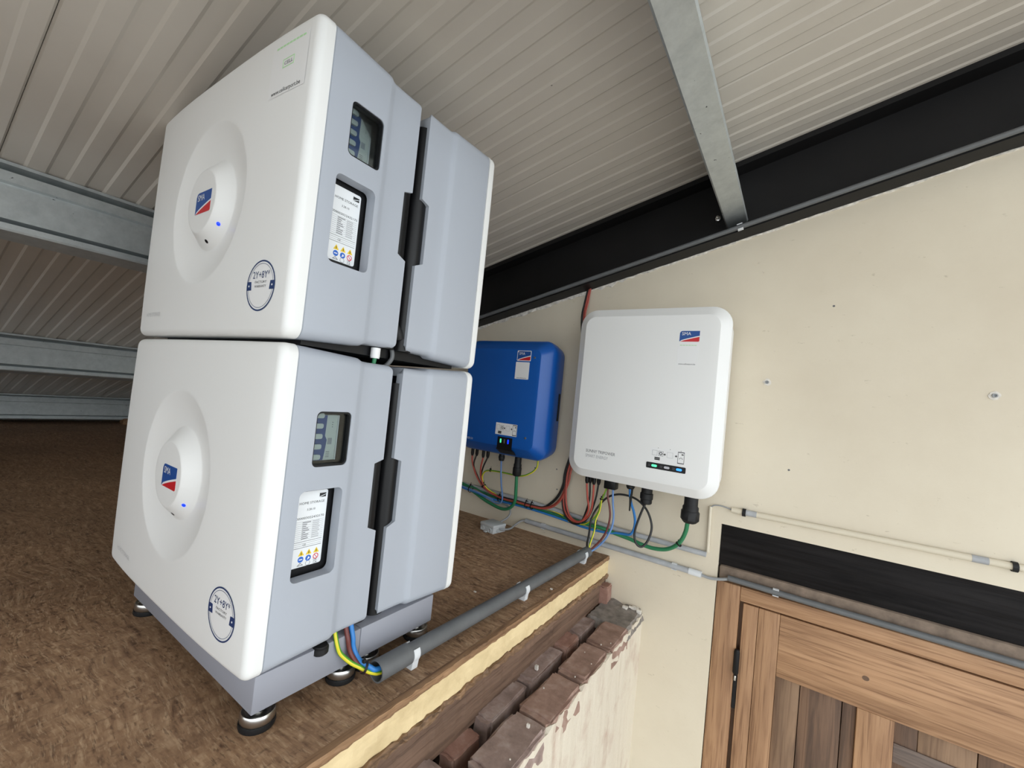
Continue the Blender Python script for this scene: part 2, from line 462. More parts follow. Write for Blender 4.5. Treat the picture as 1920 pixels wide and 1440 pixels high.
rough_strip('insulation_board', XE+0.001, -0.067, -0.0135, 'insulation_foam', deck, 0.0022, zamp=0.0015)
rough_strip('lower_board', XE+0.005, -0.081, -0.066, 'lower_edge_wood', deck, 0.007, rows=3, zamp=0.007)
rough_strip('edge_plank', XE-0.004, -0.178, -0.080, 'plank_brown', deck, 0.002, rows=4)
box('loft_underside', XL, -0.09, YB, -0.001, -0.17, -0.0135, 'plank_brown', deck)

# brick wall under the loft edge
bw = struct(box('wall_right', -0.09, 0.210, YB, -0.001, GZ, -0.235, 'mortar'), 'old brick wall under the loft edge, plastered cream on its face')
rough_strip('plaster', 0.2215, GZ, -0.168, 'rough_plaster', bw, 0.003, x_in=0.2095, rows=12, step=0.02, zamp=0.012)
BM = []
for kk in range(6):
    bm = bmesh.new(); bmesh.ops.create_cube(bm, size=1.0)
    bmesh.ops.bevel(bm, geom=bm.edges[:], offset=0.075, segments=2, affect='EDGES')
    bmesh.ops.subdivide_edges(bm, edges=[e for e in bm.edges if e.calc_length() > 0.5], cuts=3, use_grid_fill=True)
    for v in bm.verts: v.co += Vector((random.uniform(-.032, .032), random.uniform(-.016, .016), random.uniform(-.03, .03)))
    BM.append(bm)
def brick(x0, x1, y0, y1, z0, z1, mat, parent=bw, rz=0.0, name='brick'):
    me = bpy.data.meshes.new('brick'); b2 = random.choice(BM).copy()
    M = Matrix.Translation(((x0+x1)/2, (y0+y1)/2, (z0+z1)/2)) @ Matrix.Rotation(rz, 4, 'Z') @ Matrix.Diagonal((x1-x0, y1-y0, z1-z0, 1))
    b2.transform(M); b2.to_mesh(me); b2.free()
    return link(name, me, mat, parent, 50)
ys = [-0.322, -0.512, -0.702, -0.893, -1.085, -1.277]
brick(0.137, 0.221, -0.318, -0.150, -0.225, -0.157, 'brick_a')
for k in range(5):
    brick(0.137+random.uniform(-.004, .003), 0.220+random.uniform(-.003, .003), ys[k+1]+0.007, ys[k]-0.005, -0.225, -0.1555+random.uniform(-.002, .002), ('brick_a', 'brick_a', 'brick_c', 'brick_a', 'brick_b')[k], rz=random.uniform(-.02, .02))
for k, (ya, yb) in enumerate(((-0.17, -0.30), (-0.305, -0.40), (-0.41, -0.60), (-0.61, -0.775), (-0.795, -0.885), (-0.92, -1.1), (-1.11, -1.28))):
    brick(0.068, (0.113, 0.116, 0.112, 0.111, 0.106, 0.111, 0.112)[k], yb, ya, -0.23, (-0.175 if k == 4 else -0.161)+random.uniform(-.003, .001), ('brick_c', 'brick_b', 'brick_c', 'brick_c', 'brick_b', 'brick_c', 'brick_b')[k], rz=random.uniform(-.02, .02))
brick(0.066, 0.102, -0.052, -0.004, -0.166, -0.096, 'brick_b')
# mortar bed heaped in the corner at the wall
V, F = [], []
nx, ny = 12, 14
for i in range(nx+1):
    for j in range(ny+1):
        x = 0.07+0.156*i/nx; y = -0.175+0.175*j/ny
        if j == 0: x = x
        z = -0.160+0.004*random.random()+0.010*max(0, (y+0.06)/0.06)*random.random()
        if i in (0, nx) or j == 0: z -= 0.03
        V.append((x+random.uniform(-.002, .002), y, z))
for i in range(nx):
    for j in range(ny):
        a = i*(ny+1)+j; F.append((a, a+1, a+ny+2, a+ny+1))
mesh('mortar_bed', V, F, 'mortar', bw, 60)
for k in range(8):
    x, y, s = random.uniform(.15, .21), random.uniform(-.85, -.25), random.uniform(.0007, .0016)
    brick(x-s, x+s, y-s, y+s, -0.157, -0.1535, 'plaster_chip', name='plaster_crumb')
for (x, y, s) in ((0.188, -0.735, .0035), (0.098, -0.545, .0045), (0.165, -0.03, .009), (0.195, -0.012, .011), (0.212, -0.02, .008), (0.18, -0.015, .006)):
    brick(x-s, x+s, y-s*.7, y+s*.7, -0.16, -0.150+s*.4, 'plaster_chip', name='plaster_crumb')

# roof: ribbed sandwich panels
roof = struct(extrude_poly('ceiling', [(XL-0.1, roofz(XL-0.1)+0.03), (XR+0.1, roofz(XR+0.1)+0.03), (XR+0.1, roofz(XR+0.1)+0.09), (XL-0.1, roofz(XL-0.1)+0.09)], 'y', YB-0.1, 0.26, 'roof_sheet'), 'ribbed beige roof panels sloping down to the left')
def panel(y0, y1, lights):
    half = (lights[1]-lights[0])/2
    prof = [(y0, 0.028), (y0, 0.002), (y0+0.004, -0.001)]
    lv = -0.001
    ev = []
    for yl in lights:
        ev.append((yl, 1)); ev.append((yl+half, 0))
    for yv, d in ev:
        if yv < y0+0.008 or yv > y1-0.008: continue
        new = -0.0042 if d else -0.001
        if new == lv: continue
        prof += [(yv-0.0032, lv), (yv+0.0032, new)]; lv = new
    prof += [(y1-0.004, lv), (y1, 0.002), (y1, 0.028)]
    V = []
    for x in (XL, XR):
        for y, dz in prof: V.append((x, y, roofz(x)+dz))
    m = len(prof)
    F = [(j, j+1, m+j+1, m+j) for j in range(m-1)]+[(m-1, 0, m, 2*m-1), tuple(range(m)), tuple(range(m, 2*m))]
    mesh('roof_panel', V, F, 'roof_sheet', roof)
panel(-0.4395, 0.0, [-0.373+0.0718*k for k in range(-1, 6)])
panel(-1.4605, -0.4405, [-1.417+0.0746*k for k in range(-1, 14)])
panel(-2.472, -1.4615, [-2.43+0.072*k for k in range(-1, 15)])
panel(-3.484, -2.476, [-3.44+0.072*k for k in range(-1, 15)])
panel(YB, -3.488, [YB+0.04+0.072*k for k in range(0, 21)])
struct(extrude_poly('added_wall_front', [(XL, GZ), (-2.4, GZ), (-2.4, roofz(-2.4)), (XL, roofz(XL))], 'y', YB-0.2, YB-0.002, 'cream_paint'), 'added cream wall out of view behind the viewpoint, shading the left, open beside it')  # unseen wall added to keep daylight off the left side

# black steel rafter along the wall
def sloped_box(name, y0, y1, zlo, zhi, mat, parent, x0=XL, x1=XR, s0=RS, s1=RS):
    V = [(x, y, (zlo+s0*x if lo else zhi+s1*x)) for x in (x0, x1) for y in (y0, y1) for lo in (1, 0)]
    F = [(0, 1, 3, 2), (4, 6, 7, 5), (0, 2, 6, 4), (1, 5, 7, 3), (0, 4, 5, 1), (2, 3, 7, 6)]
    return mesh(name, V, F, mat, parent)
raf = empty('steel_rafter', (0, -0.03, 1.05), 'black steel rafter sloping along the top of the cream wall', 'beam')
sloped_box('web', -0.016, -0.0005, 1.060, 1.285, 'black_paint', raf)
sloped_box('lower_flange', -0.078, -0.0005, 1.050, 1.064, 'black_paint', raf, s0=0.2645, s1=0.2645)
sloped_box('upper_flange', -0.074, -0.0005, 1.276, 1.2935, 'black_paint', raf)
lathe('bolt', [(0.009, 0), (0.009, 0.012), (0.005, 0.013), (0.005, 0.026), (0.0, 0.027)], (0.360, -0.016, 1.240), 'steel', raf, axis=(0, -1, 0), n=6)

# purlins
cs = 1/math.sqrt(1+RS*RS); sn = RS*cs
PROF = [(0.0, 0.0), (0.0, 0.009), (-0.050, 0.010), (-0.050, 0.026), (0.0, 0.027), (0.0, 0.055), (-0.010, 0.057), (-0.010, 0.150), (-0.055, 0.151), (-0.055, 0.165), (0.0, 0.166), (0.0, 0.180), (-0.004, 0.184), (-0.062, 0.184), (-0.066, 0.180), (-0.066, 0.0)]
def purlin(x, label, y1=-0.018):
    poly = []
    for s, t in PROF:
        t2 = t+0.0055
        poly.append((x+s*cs+t2*sn, roofz(x)+s*sn-t2*cs))
    return tag(extrude_poly('roof_purlin', poly, 'y', YB+0.02, y1, 'galvanised_steel'), label, 'beam', 'galvanised purlins under the roof')
purlin(0.405, 'galvanised steel purlin overhead, ending at the black rafter above the white inverter')
purlin(-1.045, 'galvanised steel purlin at the left, nearest of those behind the batteries')
purlin(-2.56, 'galvanised steel purlin at the left, middle one of those behind the batteries')
purlin(-4.10, 'galvanised steel purlin at the left, farthest and lowest, just above the deck')

# door, lintel
lint = struct(box('trim_1', DX0+0.001, DX1-0.001, 0.012, 0.24, 0.079, DZ-0.001, 'lintel_black', bev=0.003), 'black stained timber lintel over the door')
led = struct(box('trim_2', DX0+0.004, DX1-0.001, 0.003, 0.2, 0.030, 0.0785, 'dust_wood', bev=0.009), 'dusty brown ledge under the lintel')
fr = struct(box('trim_3', DX0+0.002, 0.5175, -0.001, 0.16, GZ+0.002, 0.029, 'oak_z', bev=0.003), 'oak door frame')
box('frame_head', 0.5178, DX1-0.001, -0.001, 0.16, -0.016, 0.029, 'oak_x', fr, bev=0.003)
door = struct(box('door_1', 0.5179, 1.418, 0.030, 0.16, GZ+0.01, -0.0165, 'dark_oak_z'), 'oak plank door under the black lintel')
box('stile', 0.5285, 0.5705, 0.003, 0.0295, GZ+0.01, -0.0215, 'oak_z', door, bev=0.002)
box('stile', 0.5715, 0.6285, 0.0035, 0.0295, GZ+0.01, -0.0215, 'oak_z', door, bev=0.002)
box('rail', 0.6288, 1.40, 0.003, 0.0295, -0.206, -0.0215, 'oak_x', door, bev=0.002)
box('muntin', 0.823, 0.902, 0.004, 0.0295, GZ+0.02, -0.2065, 'oak_z', door, bev=0.002)
for xa, xb, mt in ((0.629, 0.690, 'mid_oak_z'), (0.692, 0.790, 'dark_oak_z'), (0.792, 0.8225, 'dark_oak_z'), (0.9025, 0.950, 'dark_oak_z'), (0.951, 1.060, 'mid_oak_z'), (1.062, 1.20, 'dark_oak_z'), (1.202, 1.36, 'mid_oak_z')):
    box('plank', xa, xb, 0.015, 0.0295, GZ+0.03, -0.2065, mt, door, bev=0.0015)
box('brace', 0.9028, 1.36, 0.009, 0.0145, -0.315, -0.265, 'grey_oak_x', door, bev=0.0015)
hg = lathe('hinge', [(0.0, 0), (0.006, 0.001), (0.0085, 0.006), (0.0085, 0.070), (0.006, 0.078), (0.0, 0.080)], (0.5225, -0.006, -0.243), 'black_paint', door, n=16)
box('hinge_leaf', 0.5185, 0.5275, -0.001, 0.01, -0.35, -0.244, 'black_paint', hg)
box('hinge_pin', 0.5195, 0.5255, -0.009, -0.003, -0.262, -0.246, 'steel', hg, bev=0.002)
# knot in the rail
kp = [(0.836+0.008*math.cos(2*math.pi*k/14), -0.120+0.0065*math.sin(2*math.pi*k/14)) for k in range(14)]
V, F = loft([[(x, 0.004, z) for x, z in kp], [(x, 0.0022, z) for x, z in kp]]); mesh('wood_knot', V, F, 'dark_oak_z', door, 30)


# ------------------------------------------------------------------ battery units
HA, HB = 0.326, 0.2575
def ydome(x, z):
    return -0.2405+0.008*abs(x/HA)**3+0.002*abs((z-HB)/HB)**3
def loop_xz(d):
    """rounded outline inset by d; list of (x, z, phi) with phi 0 on the sides and 1 on top and bottom"""
    r = max(0.019-d, 0.008); w, h = HA-d, HB-d
    P = []
    zs = [0.0, 0.07, 0.1835-0.019, 0.193-0.019, 0.24, 0.3165-0.019, 0.3235-0.019, 0.36, 0.477]
    nt_ = 14
    side = [(z/0.477*2-1)*(h-r) for z in zs]
    for k in range(len(side)-1): P.append((w, side[k], 0.0))
    for k in range(8): a = math.pi/2*k/8; P.append((w-r+r*math.cos(a), h-r+r*math.sin(a), k/8))
    for k in range(nt_): P.append(((w-r)*(1-2*k/nt_), h, 1.0))
    for k in range(8): a = math.pi/2*(1+k/8); P.append((-w+r+r*math.cos(a), h-r+r*math.sin(a), 1-k/8))
    for k in range(len(side)-1): P.append((-w, side[::-1][k], 0.0))
    for k in range(8): a = math.pi/2*(2+k/8); P.append((-w+r+r*math.cos(a), -h+r+r*math.sin(a), k/8))
    for k in range(nt_): P.append((-(w-r)*(1-2*k/nt_), -h, 1.0))
    for k in range(8): a = math.pi/2*(3+k/8); P.append((w-r+r*math.cos(a), -h+r+r*math.sin(a), 1-k/8))
    return [(x, z+HB, p) for x, z, p in P]
def front_cover(parent):
    loops = []
    # inner return, then the rim rolls over to the front
    for d, y in ((0.010, -0.2050), (0.0, -0.2060)):
        loops.append([(x, y, z) for x, z, p in loop_xz(d)])
    RR = 0.014
    for k in range(0, 9):
        a = math.pi/2*k/8
        d = RR*(1-math.cos(a)); h = RR*(1-math.sin(a))*0.9
        loops.append([(x, min(-0.2065, ydome(x, z)+h), z) for x, z, p in loop_xz(d)])
    outer = loop_xz(RR)
    def knob(r):
        # dish and raised cone, as offset in y over the dome
        R0 = 0.158
        if r >= R0: return 0.0
        if r >= 0.092:
            t = (R0-r)/(R0-0.092); return 0.0155*(1-(1-t)**1.3)
        if r >= 0.089: return 0.0155
        if r >= 0.061:
            t = (0.089-r)/0.028; t = t*t*(3-2*t)*0.2+t*0.8; return 0.0155-0.0225*t
        return -0.007
    radii = [0.178, 0.170, 0.162, 0.158, 0.156, 0.153, 0.149, 0.142, 0.134, 0.125, 0.116, 0.108, 0.102, 0.097, 0.092, 0.0905, 0.089, 0.0875, 0.085, 0.082, 0.077, 0.072, 0.068, 0.065, 0.063, 0.061, 0.059, 0.05, 0.03, 0.012]
    R1 = 0.180
    for t in (0.8, 0.6, 0.4, 0.2):
        l = []
        for x, z, p in outer:
            th = math.atan2(z-HB, x); cx, cz = R1*math.cos(th), HB+R1*math.sin(th)
            X, Z = cx+(x-cx)*t, cz+(z-cz)*t
            l.append((X, ydome(X, Z), Z))
        loops.append(l)
    for r in radii:
        if r > R1: continue
        l = []
        for x, z, p in outer:
            th = math.atan2(z-HB, x); X, Z = r*math.cos(th), HB+r*math.sin(th)
            l.append((X, ydome(X, Z)+knob(r), Z))
        loops.append(l)
    V, F = loft(loops, cap0=False)
    return mesh('front_cover', V, F, 'white_plastic', parent, 45), knob
def shroud(parent, holes):
    TH = 0.022
    def yend(x, z, p):
        if p > 0: return -0.0130-0.012*p*p
        zz = z
        def sm(a, b): return max(0, min(1, (zz-a)/(b-a)))
        return -0.0130-0.020*min(sm(0.1835, 0.1925), 1-sm(0.3170, 0.3235))
    L = []
    for y, d in ((-0.2052, 0.0025), (-0.2035, 0.0006), (-0.200, 0.0), (-0.094, 0.0), (-0.089, 0.0008), (-0.082, 0.0045), (-0.077, 0.0055), (-0.060, 0.006), (-0.042, 0.006)):
        kz = 1-0.022*max(0, min(1, (y+0.200)/0.106))-(0.004 if y < -0.199 else 0.004)
        L.append([(x, y, HB+(z-HB)*kz) for x, z, p in loop_xz(d)])
    kz = 1-0.026
    ol = loop_xz(0.006)
    L.append([(x, yend(x, z, p), HB+(z-HB)*kz) for x, z, p in ol])
    L.append([(x, yend(*o), HB+((o[1] if p == 0 else z)-HB)*kz) for (x, z, p), o in zip(loop_xz(0.006+TH-0.004), ol)])
    L.append([(x, -0.2052, z) for x, z, p in loop_xz(TH)])
    V, F = loft(L, closed=True)
    o = mesh('side_shroud', V, F, 'grey_plastic', None)
    if holes:
        cutters = []
        for (y0, y1, z0, z1, r) in holes:
            pl = [(y+(y0+y1)/2, z+(z0+z1)/2) for y, z in rr((y1-y0)/2, (z1-z0)/2, r, 5)]
            c = extrude_poly('cutter', pl, 'x', HA-0.06, HA+0.03, None)
            md = o.modifiers.new('cut', 'BOOLEAN'); md.operation = 'DIFFERENCE'; md.object = c; md.solver = 'EXACT'
            cutters.append(c)
        dg = bpy.context.evaluated_depsgraph_get()
        me = bpy.data.meshes.new_from_object(o.evaluated_get(dg))
        for c in cutters: bpy.data.objects.remove(c)
    else:
        me = o.data.copy()
    me.transform(Matrix.Translation(o.location))
    bpy.data.objects.remove(o)
    me.materials.clear()
    return link('side_shroud', me, 'grey_plastic', parent, 38)
unit = empty('battery_module', (0, 0, 0), 'tmp', 'battery', 'stacked battery modules')
cover, knob = front_cover(unit)
shroud(unit, [(-0.1635, -0.0985, 0.319, 0.411, 0.009), (-0.178, -0.1005, 0.134, 0.281, 0.010)])
# black inner body and rounded spine seen in the gap
V, F = loft([[(x, y, z+HB-0.006) for x, z in rr(0.292, 0.220, 0.012, 3)] for y in (-0.200, -0.002)])
mesh('inner_frame', V, F, 'black_plastic', unit)
for sx in (1, -1):
    pl = [(sx*0.294+x, -0.022+y) for x, y in rr(0.020, 0.0195, 0.0185, 6)]
    extrude_poly('spine', pl, 'z', 0.012, 0.470, 'black_plastic', unit, 40)
box('seam_block', -0.29, 0.29, -0.185, -0.004, -0.0055, 0.024, 'black_plastic', unit)
# window with breaker
wf = Face((HA-0.0215, -0.131, 0.365), (0, 1, 0), (0, 0, 1))
bz = ring('window_bezel', rr(0.0330, 0.0465, 0.009, 5), rr(0.0300, 0.0430, 0.007, 5), wf, -0.006, 0.0195, 'black_plastic', unit)
plate('window_pane', rr(0.0302, 0.0432, 0.007, 4), wf, 0.0120, 0.0132, 'window_glass', bz)
br = plate('circuit_breaker', rect(-0.034, 0.0215, -0.039, 0.0385), wf, -0.008, 0.0015, 'breaker_white', unit)
plate('breaker_band', [(-0.034, -0.0385), (-0.0025, -0.0385), (-0.0005, -0.026), (0.0015, -0.004), (-0.0025, 0.003), (-0.0015, 0.038), (-0.034, 0.038)], wf, 0.0015, 0.0030, 'breaker_blue', br)
for k in range(5):
    zc = 0.0375-0.0175*k
    plate('toggle', [(x-0.0225, y+zc) for x, y in rr(0.0130, 0.0042, 0.003, 3)], wf, 0.003, 0.0070, 'breaker_white', br)
plate('breaker_rail', rect(0.0195, 0.0212, -0.039, 0.0385), wf, 0.0015, 0.0035, 'sticker_white', br)
for k in range(4): plate('breaker_mark', rect(0.0030, 0.0095, -0.034+0.003*k, -0.0332+0.003*k), wf, 0.0015, 0.0018, 'print_grey', br)
for k in range(3): plate('breaker_mark', circ(0.0007, 8, 0.0105, 0.026-0.004*k), wf, 0.0015, 0.0018, 'print_black', br)
plate('breaker_mark', rect(0.004, 0.012, -0.012, -0.001), wf, 0.0015, 0.0018, 'print_faint', br)

# rating label in its pocket
lf = Face((HA-0.0225, -0.139, 0.2075), (0, 1, 0), (0, 0, 1))
plate('label_pocket', rr(0.043, 0.082, 0.004, 3), lf, -0.008, -0.0045, 'black_plastic', unit)
lb = plate('rating_label', [(a-0.0105, b+0.002) for a, b in rr(0.0395, 0.0635, 0.004, 4)], lf, -0.0045, -0.0041, 'label_white', unit)
text('label_print', 'HOME STORAGE', 0.0058, lf, 0.024, 0.044, -0.0039, 'print_black', lb, align='RIGHT', width=0.045)
text('label_print', '3.28-10', 0.0050, lf, 0.008, 0.033, -0.0039, 'print_black', lb, align='RIGHT')
text('label_print', '000003022432170', 0.0055, lf, 0.026, 0.019, -0.0039, 'print_black', lb, align='RIGHT', width=0.050)
lg = plate('label_badge', rect(0.0135, 0.0255, 0.053, 0.060), lf, -0.0041, -0.0038, 'print_black', lb)
plate('label_badge', [(0.0135, 0.053), (0.0255, 0.057), (0.0255, 0.0578), (0.0135, 0.0542)], lf, -0.0038, -0.0036, 'label_white', lb)
for k in range(14):
    bb = 0.015-0.0034*k
    th = 0.0005 if k in (10, 11, 13) else 0.00035
    plate('label_line', rect(-0.045, 0.026, bb, bb+th), lf, -0.0041, -0.0038, 'print_black' if k in (10, 13) else 'print_faint', lb)
for k in range(9):
    bb = 0.0128-0.0034*k
    plate('label_line', rect(-0.012, -0.012+random.uniform(.006, .015), bb, bb+0.0011), lf, -0.0041, -0.0039, 'print_grey', lb)
    plate('label_line', rect(0.006, 0.006+random.uniform(.005, .014), bb, bb+0.0011), lf, -0.0041, -0.0039, 'print_faint', lb)
text('label_print', 'CE', 0.005, lf, -0.008, -0.0265, -0.0039, 'print_black', lb)
for k in range(3):
    a = -0.0085+0.0135*k
    plate('warning_icon', [(a-0.0052, -0.0425), (a+0.0052, -0.0425), (a, -0.0335)], lf, -0.0041, -0.0038, 'icon_yellow', lb)
    plate('warning_mark', rect(a-0.0006, a+0.0006, -0.0412, -0.0368), lf, -0.0038, -0.0037, 'print_black', lb)
plate('notice_icon', circ(0.0050, 18, -0.0085, -0.0488), lf, -0.0041, -0.0038, 'icon_blue', lb)
plate('notice_mark', rect(-0.0115, -0.0055, -0.0496, -0.0480), lf, -0.0038, -0.0037, 'label_white', lb)
plate('notice_icon', circ(0.0050, 18, 0.0050, -0.0488), lf, -0.0041, -0.0038, 'icon_blue', lb)
plate('notice_mark', [(0.0030, -0.052), (0.0080, -0.0490), (0.0050, -0.0460)], lf, -0.0038, -0.0037, 'label_white', lb)
ring('prohibition_icon', circ(0.0050, 18, 0.0185, -0.0488), circ(0.0038, 18, 0.0185, -0.0488), lf, -0.0041, -0.0038, 'icon_red', lb)
plate('prohibition_mark', [(0.0155, -0.0460), (0.0163, -0.0455), (0.0215, -0.0515), (0.0207, -0.0521)], lf, -0.0041, -0.0038, 'icon_red', lb)
ring('recycling_icon', [(-0.0140, -0.0590), (-0.0030, -0.0590), (-0.0085, -0.0545)], [(-0.0125, -0.0583), (-0.0045, -0.0583), (-0.0085, -0.0555)], lf, -0.0041, -0.0038, 'print_black', lb)
ring('disposal_icon', circ(0.0042, 16, 0.0050, -0.0573), circ(0.0038, 16, 0.0050, -0.0573), lf, -0.0041, -0.0038, 'print_grey', lb)
text('label_print', 'UK', 0.0052, lf, 0.0145, -0.0565, -0.0039, 'print_black', lb)
text('label_print', 'CA', 0.0052, lf, 0.0145, -0.0608, -0.0039, 'print_black', lb)
# front marks
class Dome:
    def __init__(s, flat=None): s.flat = flat
    def __call__(s, a, b, h=0.0): return Vector((a, (s.flat if s.flat is not None else ydome(a, b))-h, b))
logo(unit, Dome(-0.2478), -0.022, HB-0.025, 0.066, 0.042)
def cone_pt(r, ang, h):
    a = math.radians(ang); x, z = r*math.cos(a), r*math.sin(a)
    y = ydome(x, HB+z)+knob(r)
    nv = Vector((math.cos(a)*0.62, -0.78, math.sin(a)*0.62)).normalized()
    return Vector((x, y, HB+z)), nv
p, nv = cone_pt(0.075, -40, 0)
lathe('status_light', [(0.0036, -0.002), (0.0036, 0.0008), (0.002, 0.0018), (0, 0.002)], p, 'led_blue', unit, axis=nv, n=14)
p, nv = cone_pt(0.076, -82, 0)
lathe('hole_disc', [(0.0040, -0.002), (0.0040, 0.0004), (0, 0.0006)], p, 'black_plastic', unit, axis=nv, n=12)  # black disc stands for the dark of a small hole
D = Dome()
text('front_print', 'HOME STORAGE', 0.0125, D, -0.266, 0.041, 0.0008, 'print_pale', unit, width=0.09)
def disc(name, r, cx, cz, h, mat, parent, r0=0.0):
    V, F = [], []
    rs = [r0+(r-r0)*k/3 for k in range(4)]
    n = 40
    for q in rs:
        for j in range(n):
            a = 2*math.pi*j/n; V.append(D(cx+q*math.cos(a), cz+q*math.sin(a), h))
    for i in range(3):
        for j in range(n): F.append((i*n+j, i*n+(j+1) % n, (i+1)*n+(j+1) % n, (i+1)*n+j))
    return mesh(name, V, F, mat, parent)
bx_, bz_ = 0.246, 0.081
bd = disc('warranty_badge', 0.0415, bx_, bz_, 0.0005, 'sticker_white', unit)
disc('badge_ring', 0.0415, bx_, bz_, 0.0008, 'print_navy', bd, r0=0.0390)
disc('badge_ring', 0.0362, bx_, bz_, 0.0008, 'print_navy', bd, r0=0.0355)
text('badge_print', '2Y+8Y*', 0.0165, D, bx_, bz_+0.012, 0.0009, 'print_navy', bd, align='CENTER', width=0.049)
text('badge_print', 'FACTORY', 0.0055, D, bx_, bz_+0.004, 0.0009, 'print_grey', bd, align='CENTER', width=0.034)
text('badge_print', 'WARRANTY', 0.0055, D, bx_, bz_-0.003, 0.0009, 'print_grey', bd, align='CENTER', width=0.034)
for sg in (-1, 1):
    plate('badge_tab', [(bx_+sg*x, bz_+y) for x, y in ((0.0265, -0.007), (0.0405, -0.007), (0.0405, 0.007), (0.0285, 0.007))], D, 0.0005, 0.001, 'print_navy', bd)
    plate('badge_dot', circ(0.0016, 10, bx_+sg*0.034, bz_), D, 0.001, 0.0012, 'sticker_white', bd)

def dup(root, loc, rz, label, drop=()):
    r = root.copy(); COL.objects.link(r); r.location = loc; r.rotation_euler = (0, 0, rz); r['label'] = label
    for ch in list(root.children):
        if ch.name.split('.')[0] in drop: continue
        c = ch.copy(); COL.objects.link(c); c.parent = r
        for g in ch.children:
            d = g.copy(); COL.objects.link(d); d.parent = c
    return r
UX, UY, Z1, Z2 = -0.344, -1.0195, 0.093, 0.6155
unit.location = (UX, UY, Z2)
unit['label'] = 'white and grey battery module, upper of the front stack, with a web address sticker'
dup(unit, (UX, UY, Z1), 0, 'white and grey battery module, lower of the front stack, above the plinth', drop=('seam_block',))
dup(unit, (UX, UY, Z2), math.pi, 'battery module turned to the wall, upper of the rear stack, only grey side showing')
dup(unit, (UX, UY, Z1), math.pi, 'battery module turned to the wall, lower of the rear stack, only grey side showing', drop=('seam_block',))
# address sticker on the upper front module only (its code is left out)
st0 = Vector((UX, UY, Z2))
def DS(a, b, h=0.0): return D(a, b, h)+st0
OFF['sticker_parent'] = Vector()
V, F = [], []
gx, gz = 8, 8
for i in range(gx+1):
    for j in range(gz+1): V.append(D(0.199+0.103*i/gx, 0.398+0.090*j/gz, 0.0004))
for i in range(gx):
    for j in range(gz): a = i*(gz+1)+j; F.append((a, a+1, a+gz+2, a+gz+1))
sk = mesh('address_sticker', V, F, 'sticker_white', unit); sk.matrix_parent_inverse = Matrix.Identity(4)
def sub(o): o.matrix_parent_inverse = Matrix.Identity(4); return o
sub(text('sticker_print', 'www.cellcarport.be', 0.0105, D, 0.250, 0.4015, 0.0007, 'print_black', sk, align='CENTER', width=0.082))
for k in range(9): sub(plate('sticker_mark', rect(0.210+0.0092*k, 0.2175+0.0092*k, 0.4815, 0.4845), D, 0.0004, 0.0007, 'print_green', sk))
sub(ring('sticker_emblem', rect(0.234, 0.266, 0.443, 0.458), rect(0.2355, 0.2645, 0.4445, 0.4565), D, 0.0004, 0.0007, 'print_green', sk))
sub(text('sticker_print', 'CELL', 0.0085, D, 0.2500, 0.4475, 0.0007, 'print_grey', sk, align='CENTER', width=0.024))

# ------------------------------------------------------------------ plinth on adjustable feet
pl = empty('battery_plinth', (-0.27, -1.05, 0.0), 'grey steel plinth on round adjustable feet under the battery stacks', 'plinth')
PX0, PX1 = -0.568, -0.030
box('body', PX0, PX1, -1.228, -1.0365, 0.034, 0.0925, 'plinth_grey', pl, bev=0.0015)
box('body', PX0, PX1, -1.0355, -0.841, 0.034, 0.0925, 'plinth_grey', pl, bev=0.0015)
for fx in (PX1-0.022, PX0+0.024):
    for fy in (-1.205, -1.055, -1.000, -0.864):
        ft = lathe('foot', [(0.0, 0.008), (0.0242, 0.008), (0.0256, 0.010), (0.0256, 0.022), (0.0240, 0.0245), (0.0205, 0.0235), (0.019, 0.022), (0.0, 0.022)], (fx, fy, 0), 'steel', pl)
        lathe('rubber_pad', [(0.0, 0.0003), (0.0262, 0.0003), (0.0272, 0.004), (0.0266, 0.009), (0.0, 0.009)], (fx, fy, 0), 'black_rubber', ft)
        lathe('spindle', [(0.0, 0.0215), (0.008, 0.0215), (0.008, 0.035), (0.0, 0.035)], (fx, fy, 0), 'steel', ft, n=12)
        lathe('collar', [(0.0, 0.026), (0.014, 0.026), (0.014, 0.033), (0.0, 0.033)], (fx, fy, 0), 'black_rubber', ft, n=6)

# wiring details around the stacks
cp = empty('connector_plug', (-0.06, -1.055, 0.60), 'small white plug with green lead between upper and lower modules', 'connector')
lathe('plug_body', [(0.0, 0.0), (0.008, 0.0), (0.009, 0.004), (0.009, 0.020), (0.0, 0.021)], (-0.045, -1.062, 0.606), 'sticker_white', cp, n=16)
tube('lead', [(-0.045, -1.062, 0.607), (-0.046, -1.063, 0.590), (-0.050, -1.060, 0.570)], 0.004, 'cable_green', cp)
tag(tube('lead_cable', [(-0.052, -1.024, 0.640), (-0.046, -1.020, 0.618), (-0.048, -1.024, 0.603), (-0.060, -1.034, 0.585), (-0.075, -1.040, 0.560)], 0.0045, 'conduit_grey'), 'short grey cable crossing the gap between the battery modules', 'cable')
gl = empty('cable_gland', (-0.05, -1.03, 0.66), 'ribbed black cable gland in the gap of the upper modules', 'gland')
lathe('gland_body', [(0.0, 0), (0.009, 0.0), (0.0105, 0.006), (0.011, 0.018), (0.0075, 0.026), (0.006, 0.045), (0, 0.046)], (-0.038, -1.014, 0.650), 'black_rubber', gl, axis=(-0.1, -0.4, 0.9), n=14)
gu = empty('cable_gland', (-0.06, -1.115, 0.06), 'black cable gland under the lower front module', 'gland')
lathe('gland_body', [(0.0, 0), (0.011, 0.0), (0.0145, 0.003), (0.0145, 0.012), (0.012, 0.014), (0.012, 0.016), (0, 0.0165)], (-0.034, -1.118, 0.0795), 'black_rubber', gu, n=14)

